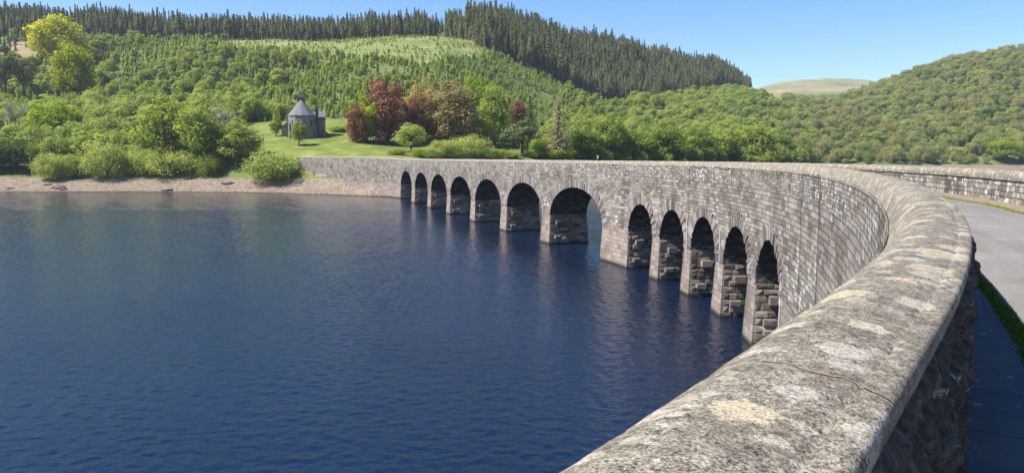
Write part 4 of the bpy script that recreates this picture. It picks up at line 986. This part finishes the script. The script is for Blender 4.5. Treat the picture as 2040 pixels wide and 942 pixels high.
# spruce plantation: front rows show their stems
X, Y, u = jitter(-560, 420, 640, 1300, 4.0, 19); r = np.random.default_rng(20); n0 = np.interp(u, SPU, SPN); f0 = np.interp(u, SPU, SPF)
k = (Y > n0) & (Y < f0) & (u < 1492); X, Y, u, n0 = X[k], Y[k], u[k], n0[k]
gap = (np.abs(u - 880) < 12) & (np.random.default_rng(77).random(len(u)) < .75); X, Y, u, n0 = X[~gap], Y[~gap], u[~gap], n0[~gap]
fr = (Y < n0 + 20) & (u < 1230)
h = r.uniform(13, 30, len(X)) * (.62 + .76 * fbm(X / 16, Y / 16, None, 3)) * np.where(u > 880, 1, .86) * np.where((u > 850) & (u < 930), .8, 1) * (1 - .45 * sstep(1430, 1492, u))
plant('spruce_tree', 'spruce_stand', X[fr], Y[fr], h[fr], .30, ['stem0', 'stem1', 'stem2', 'stem3', 'stem4', 'spruce1'], 250, 'tall spruce with a bare stem at the edge of the ridge plantation', 'more bare-stemmed spruces at the plantation edge', 'spruces along the plantation edge', 26, vis=(np.abs(Y[fr] - n0[fr]) < 9) + .3)
plant('spruce_tree', 'spruce_forest', X[~fr], Y[~fr], h[~fr], .38, ['spruce0', 'spruce1', 'spruce2', 'spruce3', 'spruce4', 'spruce5'], 150, 'dark spruce inside the plantation on the ridge', 'dark spruce forest covering the ridge', 'spruces of the ridge plantation', 27, vis=(u[~fr] > 1000) + .2)
# far wooded hill
X, Y, u = jitter(200, 1560, 690, 1500, 10.5, 29); r = np.random.default_rng(30)
k = (ground(X, Y) > 5.5) & (u > 1560) & (Y < np.interp(u, [1560, 1650, 1740, 1800, 1880, 2040, 2300], [1500, 1500, 1460, 1380, 1380, 1360, 1360])) & ~occupied(X, Y); X, Y, u = X[k], Y[k], u[k]
h = 6.5 + 13 * r.random(len(X)) ** 1.7; plant('hill_oak', 'far_oak_wood', X, Y, h, .95, ['oak0', 'oak1', 'oak2', 'oak3', 'oak4', 'oak5', 'wood1', 'wood4'], 280, 'round-crowned oak on the far wooded hill across the water', 'rest of the oak wood on the far hill across the water', 'oaks on the far hill', 31)
#@END

# ------------------------------------------------------------------ chapel
def chapel():
    X, Y, z = CHAPEL
    root = empty('stone_chapel', (X, Y, z)); root.rotation_euler = (0, 0, math.atan2(-X, Y) * 1.0)
    tag(root, 'small grey stone chapel with a round apse and pointed bellcote on the green lawn', 'chapel')
    def cm(name, a, b, sc):
        m = M(name); P = m.co('Object'); br = m.n('ShaderNodeTexBrick'); mp = m.n('ShaderNodeMapping'); mp.inputs['Rotation'].default_value = (R_(90), 0, 0)
        n = m.noise(P, 1.2, 5, .65); v = m.voro(m.vmath('MULTIPLY', P, (1, 1, 1.9)), sc, out='Color')
        col = m.mix(m.math('ADD', m.math('MULTIPLY', n, .6), m.math('MULTIPLY', m.sep(v)[0], .4)), a, b); m.bump(m.sep(v)[0], .6, .04); return m.fin(col, .9, .2)
    ST_ = cm('chapel_stone', (.12, .112, .098), (.32, .298, .262), 1.6); RF = cm('chapel_slate', (.10, .102, .105), (.20, .202, .207), 2.2); DK = simple('chapel_glass', (.015, .016, .02), .15, .5); PALE = simple('chapel_dressing', (.34, .32, .29)); LEADC = simple('bell_metal', (.12, .1, .06), .4, .5, .8)
    R0, EH, AH = 5.9, 9.8, 17.2
    n = 10; ang = [math.pi + math.pi * k / (n // 2 + 1) for k in range(n // 2 + 2)]
    poly = [(R0 * math.cos(a), R0 * math.sin(a)) for a in ang]; full = poly + [(R0, 20.), (-R0, 20.)]
    w = MB(); w.prism(full, -1.5, EH); w.prism([(x * 1.03, y * 1.03 if y < 1 else y + .12) for x, y in full], -1.5, .7)
    w.add([(-R0, 20, EH), (R0, 20, EH), (0, 20, AH - .3)], [(0, 1, 2)]); wall = w.build('wall', ST_, root)
    c = MB(); ov = 1.05; e = [(x * ov, y * ov, EH - .15) for x, y in poly]; e[0] = (-R0 * ov, .3, EH - .15); e[-1] = (R0 * ov, .3, EH - .15)
    m_ = len(e); vs = e + [(0, .3, AH)] + [(x, y, zz - .22) for x, y, zz in e]
    c.add(vs, [(k, k + 1, m_) for k in range(m_ - 1)] + [(k + 1, k, m_ + 1 + k, m_ + 2 + k) for k in range(m_ - 1)])
    c.build('apse_roof', RF, root)
    g = MB(); g.add([(-R0 * ov, .3, EH - .15), (-R0 * ov, 20.4, EH - .15), (0, 20.4, AH), (0, .3, AH), (R0 * ov, .3, EH - .15), (R0 * ov, 20.4, EH - .15)], [(0, 3, 2, 1), (4, 5, 2, 3)])
    g.add([(-R0 * ov, .3, EH - .4), (-R0 * ov, 20.4, EH - .4), (0, 20.4, AH - .25), (0, .3, AH - .25), (R0 * ov, .3, EH - .4), (R0 * ov, 20.4, EH - .4)], [(0, 1, 2, 3), (4, 3, 2, 5)])
    roof = g.build('nave_roof', RF, root)
    rc = MB(); rc.box((0, 10.4, AH + .08), (.4, 20, .3)); rc.build('ridge', PALE, roof)
    for k in range(m_ - 1):                     # lancet window and buttress on each side of the apse
        (x0, y0), (x1, y1) = poly[k], poly[k + 1]; mx, my = (x0 + x1) / 2, (y0 + y1) / 2; a = math.atan2(y1 - y0, x1 - x0); nx, ny = math.sin(a), -math.cos(a)
        lw = MB(); pts = [(-.42, 4.6), (.42, 4.6), (.42, 7.0), (.25, 7.5), (0, 7.8), (-.25, 7.5), (-.42, 7.0)]
        for (off, s_, mi) in ((.03, 1.35, 1), (.06, 1.0, 0)):
            vs = []
            for (p, q) in pts: vs.append((mx + nx * off + math.cos(a) * p * s_, my + ny * off + math.sin(a) * p * s_, 6.1 + (q - 6.1) * (1 + (s_ - 1) * .35)))
            lw.add(vs, [tuple(range(len(pts)))], mi)
        lw.build('window', [DK, PALE], root)
    for k in range(m_):
        x, y = poly[k]; b = MB(); l = math.hypot(x, y)
        b.box((x * 1.05, y * 1.05 if k not in (0, m_ - 1) else y, 2.4), (.8, .8, 7.8), math.atan2(y, x), taper=.75); b.build('buttress', ST_, root)
    # bellcote on the ridge
    BH = AH - 3.0; bc = MB()
    for sx in (-1, 1): bc.box((sx * 1.25, 1.6, BH + 1.0), (.7, 2.6, 5.2))
    bc.box((0, 1.6, BH - .6), (1.8, 2.6, 1.2)); bc.box((0, 1.6, BH - 1.7), (3.0, 2.5, 1.1)); bc.box((0, 1.6, BH + 3.35), (3.3, 2.7, .5)); bc.box((0, 1.6, BH + 2.8), (1.8, 2.3, .7))
    bo = bc.build('bellcote', simple('bellcote_stone', (.11, .105, .095)), root)
    br_ = MB(); s_ = 1.9; br_.add([(-s_, 0.0, BH + 3.6), (s_, 0.0, BH + 3.6), (s_, 3.2, BH + 3.6), (-s_, 3.2, BH + 3.6), (0, 1.6, BH + 7.2)], [(0, 1, 4), (1, 2, 4), (2, 3, 4), (3, 0, 4), (3, 2, 1, 0)]); br_.build('bellcote_roof', simple('bellcote_slate', (.06, .06, .065)), bo)
    bl = MB(); bl.tube([(0, 1.6, BH + .7), (0, 1.6, BH + .9), (0, 1.6, BH + 1.6), (0, 1.6, BH + 2.0)], [.6, .5, .35, .12], 10); bl.build('bell', LEADC, bo, True)
    # transept with gable to the right, small turret, low vestry to the left
    t = MB(); tx0, tx1, ty0, ty1, te, th = R0 - .2, R0 + 4.6, 4.2, 11.5, 8.2, 12.2
    t.prism([(tx0, ty0), (tx1, ty0), (tx1, ty1), (tx0, ty1)], -1.5, te); ym = (ty0 + ty1) / 2
    t.add([(tx1, ty0, te), (tx1, ty1, te), (tx1, ym, th + .5)], [(0, 1, 2)])
    tr_ = t.build('transept', ST_, root)
    q = MB(); q.add([(tx0 - 3, ty0 - .35, te - .1), (tx1 - .15, ty0 - .35, te - .1), (tx1 - .15, ym, th), (tx0 - 3, ym, th), (tx0 - 3, ty1 + .35, te - .1), (tx1 - .15, ty1 + .35, te - .1)], [(0, 1, 2, 3), (3, 2, 5, 4)]); q.build('transept_roof', RF, tr_)
    g2 = MB(); g2.tube([(tx1, ty0 - .3, te), (tx1, ym, th + .6), (tx1, ty1 + .3, te)], .28, 4); g2.box((tx1, ym, th + 1.2), (.25, .25, 1.4)); g2.build('gable_coping', PALE, tr_)
    lw = MB()
    for xx in (tx0 + 1.6, tx0 + 3.3): lw.box((xx, ty0 - .02, 4.6), (.6, .1, 2.6))
    lw.build('window', DK, tr_)
    bt = MB(); bt.box((tx1 - .5, ty0 - .6, 2.3), (.9, 1.2, 7.2), taper=.7); bt.build('buttress', PALE, tr_)
    pn = MB(); pn.box((R0 + .9, ty0 + .3, 6.5), (1.3, 1.3, 13)); pn.add([(R0 + .1, ty0 - .5, 13), (R0 + 1.7, ty0 - .5, 13), (R0 + 1.7, ty0 + 1.1, 13), (R0 + .1, ty0 + 1.1, 13), (R0 + .9, ty0 + .3, 17.6)], [(0, 1, 4), (1, 2, 4), (2, 3, 4), (3, 0, 4)]); pn.build('turret', simple('turret_stone', (.11, .105, .10)), root)
    v = MB(); v.prism([(-R0 - 3.2, 6), (-R0 + .1, 6), (-R0 + .1, 13), (-R0 - 3.2, 13)], -1.5, 4.6); vr = v.build('vestry', ST_, root)
    q = MB(); q.add([(-R0 - 3.5, 5.7, 4.5), (-R0, 5.7, 4.5), (-R0, 5.7, 7.6), (-R0 - 3.5, 13.3, 4.5), (-R0, 13.3, 7.6), (-R0, 13.3, 4.5)], [(0, 1, 2), (0, 2, 4, 3), (3, 4, 5)]); q.build('vestry_roof', RF, vr)
chapel()

# ------------------------------------------------------------------ small things
# parked cars by the far end
CARW = simple('car_paint', (.72, .73, .74), .25, .5, var=.02); GLASS = simple('car_glass', (.02, .024, .03), .08, .6); TYRE = simple('tyre', (.02, .02, .02), .9); RIM = simple('rim', (.45, .45, .46), .3, .5, .8); LAMP = simple('headlamp_glass', (.7, .7, .68), .1, .6)
def car(u, Y, rz, label):
    X = (u - 1020) / A_ * Y; z = float(ground(X, Y)); root = empty('parked_car', (X, Y, z), rz); tag(root, label, 'car')
    b = MB(); prof_ = [(-2.1, .45), (-2.12, .8), (-1.95, 1.0), (-1.55, 1.05), (-1.15, 1.48), (.35, 1.5), (1.05, 1.02), (1.95, .86), (2.12, .65), (2.1, .35), (-2.05, .35)]
    n = len(prof_); vs = []
    for s_ in (-1, 1):
        for (x, zz) in prof_: vs.append((x, s_ * (.86 if zz < 1.1 else .68), zz))
    b.add(vs, [tuple(range(n))[::-1], tuple(range(n, 2 * n))] + [(k, (k + 1) % n, n + (k + 1) % n, n + k) for k in range(n)]); b.build('body', CARW, root)
    w = MB(); w.add([(.45, -.62, 1.46), (1.05, -.78, 1.06), (1.05, .78, 1.06), (.45, .62, 1.46)], [(0, 1, 2, 3)])
    w.v = [(x + .03, y, z_ + .02) for x, y, z_ in w.v]; w.build('windscreen', GLASS, root)
    w = MB(); w.add([(-1.52, -.78, 1.08), (-1.52, .78, 1.08), (-1.17, .62, 1.44), (-1.17, -.62, 1.44)], [(0, 1, 2, 3)]); w.v = [(x - .03, y, z_ + .02) for x, y, z_ in w.v]; w.build('rear_window', GLASS, root)
    for s_ in (-1, 1):
        w = MB(); w.add([(-1.3, s_ * .80, 1.08), (.9, s_ * .80, 1.08), (.35, s_ * .70, 1.43), (-1.05, s_ * .70, 1.43)], [(0, 1, 2, 3)]); w.v = [(x, y + s_ * .06, z_) for x, y, z_ in w.v]; w.build('side_window', GLASS, root)
        h_ = MB(); h_.box((2.08, s_ * .62, .72), (.1, .34, .16)); h_.build('headlight', LAMP, root)
        for x in (-1.3, 1.32):
            t = MB(); t.tube([(x, s_ * .72, .33), (x, s_ * .92, .33)], .33, 16); wo = t.build('wheel', TYRE, root); t = MB(); t.tube([(x, s_ * .9, .33), (x, s_ * .935, .33)], .2, 12); t.build('rim', RIM, wo)
car(989, 318, 2.2, 'white car parked under the dark green trees beyond the dam')
car(1069, 338, .6, 'silvery white car parked between the pine and the larch')
# wooden pole by the lawn
X, Y, z = find(526, 303); mb = MB(); mb.tube([(0, 0, -.3), (0, 0, 7.4)], [.16, .12], 8); mb.box((0, 0, 7.2), (.9, .12, .12))
o = mb.build('wooden_pole', simple('pole_wood', (.13, .09, .06))); o.location = (X, Y, z); tag(o, 'slim dark wooden pole at the corner of the chapel lawn', 'pole')
# rocks on the shore
ROCK = simple('shore_rock', (.13, .10, .085), .95, .1, var=.3, scale=1.5)
def rock(u, y, s_, seed, label):
    Ys = np.arange(255, 330, .5); Xs = (u - 1020) / A_ * Ys; zz = ground(Xs, Ys); k = int(np.argmax(px(Xs, Ys, zz)[1] <= y))
    bm = bmesh.new(); bmesh.ops.create_icosphere(bm, subdivisions=3, radius=1); r = np.random.default_rng(seed); o3 = r.uniform(0, 50, 3)
    for v in bm.verts:
        d = float(fbm(np.array([v.co.x * 1.3 + o3[0]]), np.array([v.co.y * 1.3 + o3[1]]), np.array([v.co.z * 1.3]), 3)[0]); v.co *= .6 + .8 * d; v.co.x *= s_ * 1.6; v.co.y *= s_; v.co.z *= s_ * .55
    me = bpy.data.meshes.new('rock'); bm.to_mesh(me); bm.free(); me.materials.append(ROCK); o = link('shore_rock', me); o.location = (Xs[k], Ys[k], zz[k]); tag(o, label, 'rock')
rock(112, 375, 1.8, 1, 'dark flat rock at the water line on the stony shore'); rock(120, 378, 1.1, 2, 'small dark rock touching the flat one at the water line'); rock(15, 376, 1.0, 3, 'lone pale brown rock at the start of the shore')
rock(329, 380, 1.5, 4, 'dark rock at the water line below the spreading oak'); rock(452, 366, 1.6, 5, 'low brown rock high on the shore beside the willow bush'); rock(90, 369, 1.2, 6, 'rock higher up the shore above the flat dark one')
# person walking on the dam road
def person():
    p0 = at(99, -1.3, DECK + .03); root = empty('person', p0.tolist(), R_(200)); tag(root, 'person in a white cap and dark top walking along the dam road', 'person')
    def skin(name, pts, eds, rad, mat, parent):
        me = bpy.data.meshes.new(name); me.from_pydata(pts, eds, []); o = link(name, me, parent); me.materials.append(mat)
        m = o.modifiers.new('s', 'SKIN'); sv_ = me.skin_vertices[0].data
        for i, q in enumerate(rad): sv_[i].radius = (q, q) if not isinstance(q, tuple) else q
        sv_[0].use_root = True; u_ = o.modifiers.new('d', 'SUBSURF'); u_.levels = u_.render_levels = 2; return o
    SK = simple('skin', (.45, .28, .2), .6); DKC = simple('dark_top', (.03, .035, .05), .85); TR = simple('trousers', (.05, .055, .07), .85); CAP = simple('cap_white', (.75, .75, .74), .8); SH = simple('shoes', (.03, .03, .03), .6)
    pts = [(0, 0, .95), (0, 0, 1.18), (0, .01, 1.40), (0, .02, 1.5), (0, 0, 1.60), (0, -.01, 1.70),
           (.19, 0, 1.40), (.25, .05, 1.12), (.23, -.08, .88), (.23, -.1, .80), (-.19, 0, 1.40), (-.25, -.02, 1.12), (-.23, -.14, .9), (-.23, -.16, .82),
           (.10, 0, .90), (.11, -.10, .50), (.11, -.04, .09), (.11, -.18, .05), (-.10, 0, .90), (-.11, .06, .50), (-.11, .16, .09), (-.11, .03, .05)]
    eds = [(0, 1), (1, 2), (2, 3), (3, 4), (4, 5), (2, 6), (6, 7), (7, 8), (8, 9), (2, 10), (10, 11), (11, 12), (12, 13), (0, 14), (14, 15), (15, 16), (16, 17), (0, 18), (18, 19), (19, 20), (20, 21)]
    rad = [.14, .13, .15, .055, .085, .09, .07, .05, .04, .035, .07, .05, .04, .035, .09, .065, .045, .035, .09, .065, .045, .035]
    skin('body', pts, eds, rad, SK, root)
    skin('jacket', [(0, 0, .93), (0, 0, 1.2), (0, 0, 1.42), (.2, 0, 1.4), (.26, .05, 1.12), (.24, -.06, .92), (-.2, 0, 1.4), (-.26, -.02, 1.12), (-.24, -.12, .94)], [(0, 1), (1, 2), (2, 3), (3, 4), (4, 5), (2, 6), (6, 7), (7, 8)], [.17, .165, .165, .085, .068, .055, .085, .068, .055], DKC, root)
    skin('trousers', [(0, 0, .96), (.10, 0, .88), (.11, -.10, .50), (.11, -.04, .12), (-.10, 0, .88), (-.11, .06, .50), (-.11, .16, .12)], [(0, 1), (1, 2), (2, 3), (0, 4), (4, 5), (5, 6)], [.15, .105, .08, .065, .105, .08, .065], TR, root)
    for x, y in ((.11, -.1), (-.11, .1)):
        b = MB(); b.box((x, y, .045), (.1, .28, .09), taper=.8); b.build('shoe', SH, root)
    c = MB(); c.tube([(0, .0, 1.68), (0, 0, 1.74), (0, 0, 1.79), (0, 0, 1.81)], [.112, .11, .075, .02], 12); c.box((0, -.14, 1.685), (.15, .12, .02)); c.build('cap', CAP, root, True)
person()
# cables and pale pipes hanging on the water face
CABLE = simple('black_cable', (.03, .03, .03), .6); PIPE = simple('pale_pipe', (.45, .44, .42), .5)
def hang(name, s_, z0, z1, rad, mat, label, cat, top=None, wob=.06):
    z = np.linspace(z0, z1, 14); r = np.random.default_rng(int(s_ * 7)); pts = [at(s_ + r.normal(0, wob), NF + .05, q).tolist() for q in z]
    if top is not None: pts = [at(q, NF + .07, z0 + .04 + .1 * math.sin(q * 9)).tolist() for q in np.linspace(top, s_, 7)[:-1]] + pts
    m = MB(); m.tube(pts, rad, 6); o = m.build(name, mat); tag(o, label, cat); return o
hang('hanging_cable', 31.2, 12.1, 4.5, .013, CABLE, 'black cable running from the coping down the wall beside the nearest arch', 'cable', 33.6)
hang('hanging_cable', 36.8, 12.1, 5.2, .013, CABLE, 'black cable reaching the side of the nearest arch', 'cable', 34.2)
hang('hanging_cable', 57.4, 12.1, 7.6, .014, CABLE, 'black cable ending over the second nearest arch', 'cable', 62.5)
hang('hanging_cable', 68.9, 12.1, 6.6, .014, CABLE, 'black cable ending between two small arches', 'cable', 63.2)
hang('drain_pipe', 42.2, 6.2, 1.0, .035, PIPE, 'pale pipe along the near side of the nearest arch', 'pipe', None, .01)
hang('drain_pipe', 60.0, 7.0, 2.2, .04, PIPE, 'pale pipe on the pier past the second nearest arch', 'pipe', None, .01)
hang('drain_pipe', 69.2, 7.2, .4, .04, PIPE, 'long pale pipe reaching the water on the third pier', 'pipe', None, .01)

# ------------------------------------------------------------------ the valley air
hz = bpy.data.materials.new('valley_air'); hz.use_nodes = True; ht = hz.node_tree; ht.nodes.clear()
hv = ht.nodes.new('ShaderNodeVolumePrincipled'); ho = ht.nodes.new('ShaderNodeOutputMaterial'); ht.links.new(hv.outputs[0], ho.inputs['Volume'])
hv.inputs['Color'].default_value = (.75, .85, 1, 1); hv.inputs['Density'].default_value = .00008; hv.inputs['Anisotropy'].default_value = .2
mb = MB(); mb.box((0, 1700, 250), (12000, 5600, 520)); tag(mb.build('haze', hz), 'thin clear-day haze filling the valley', kind='stuff')
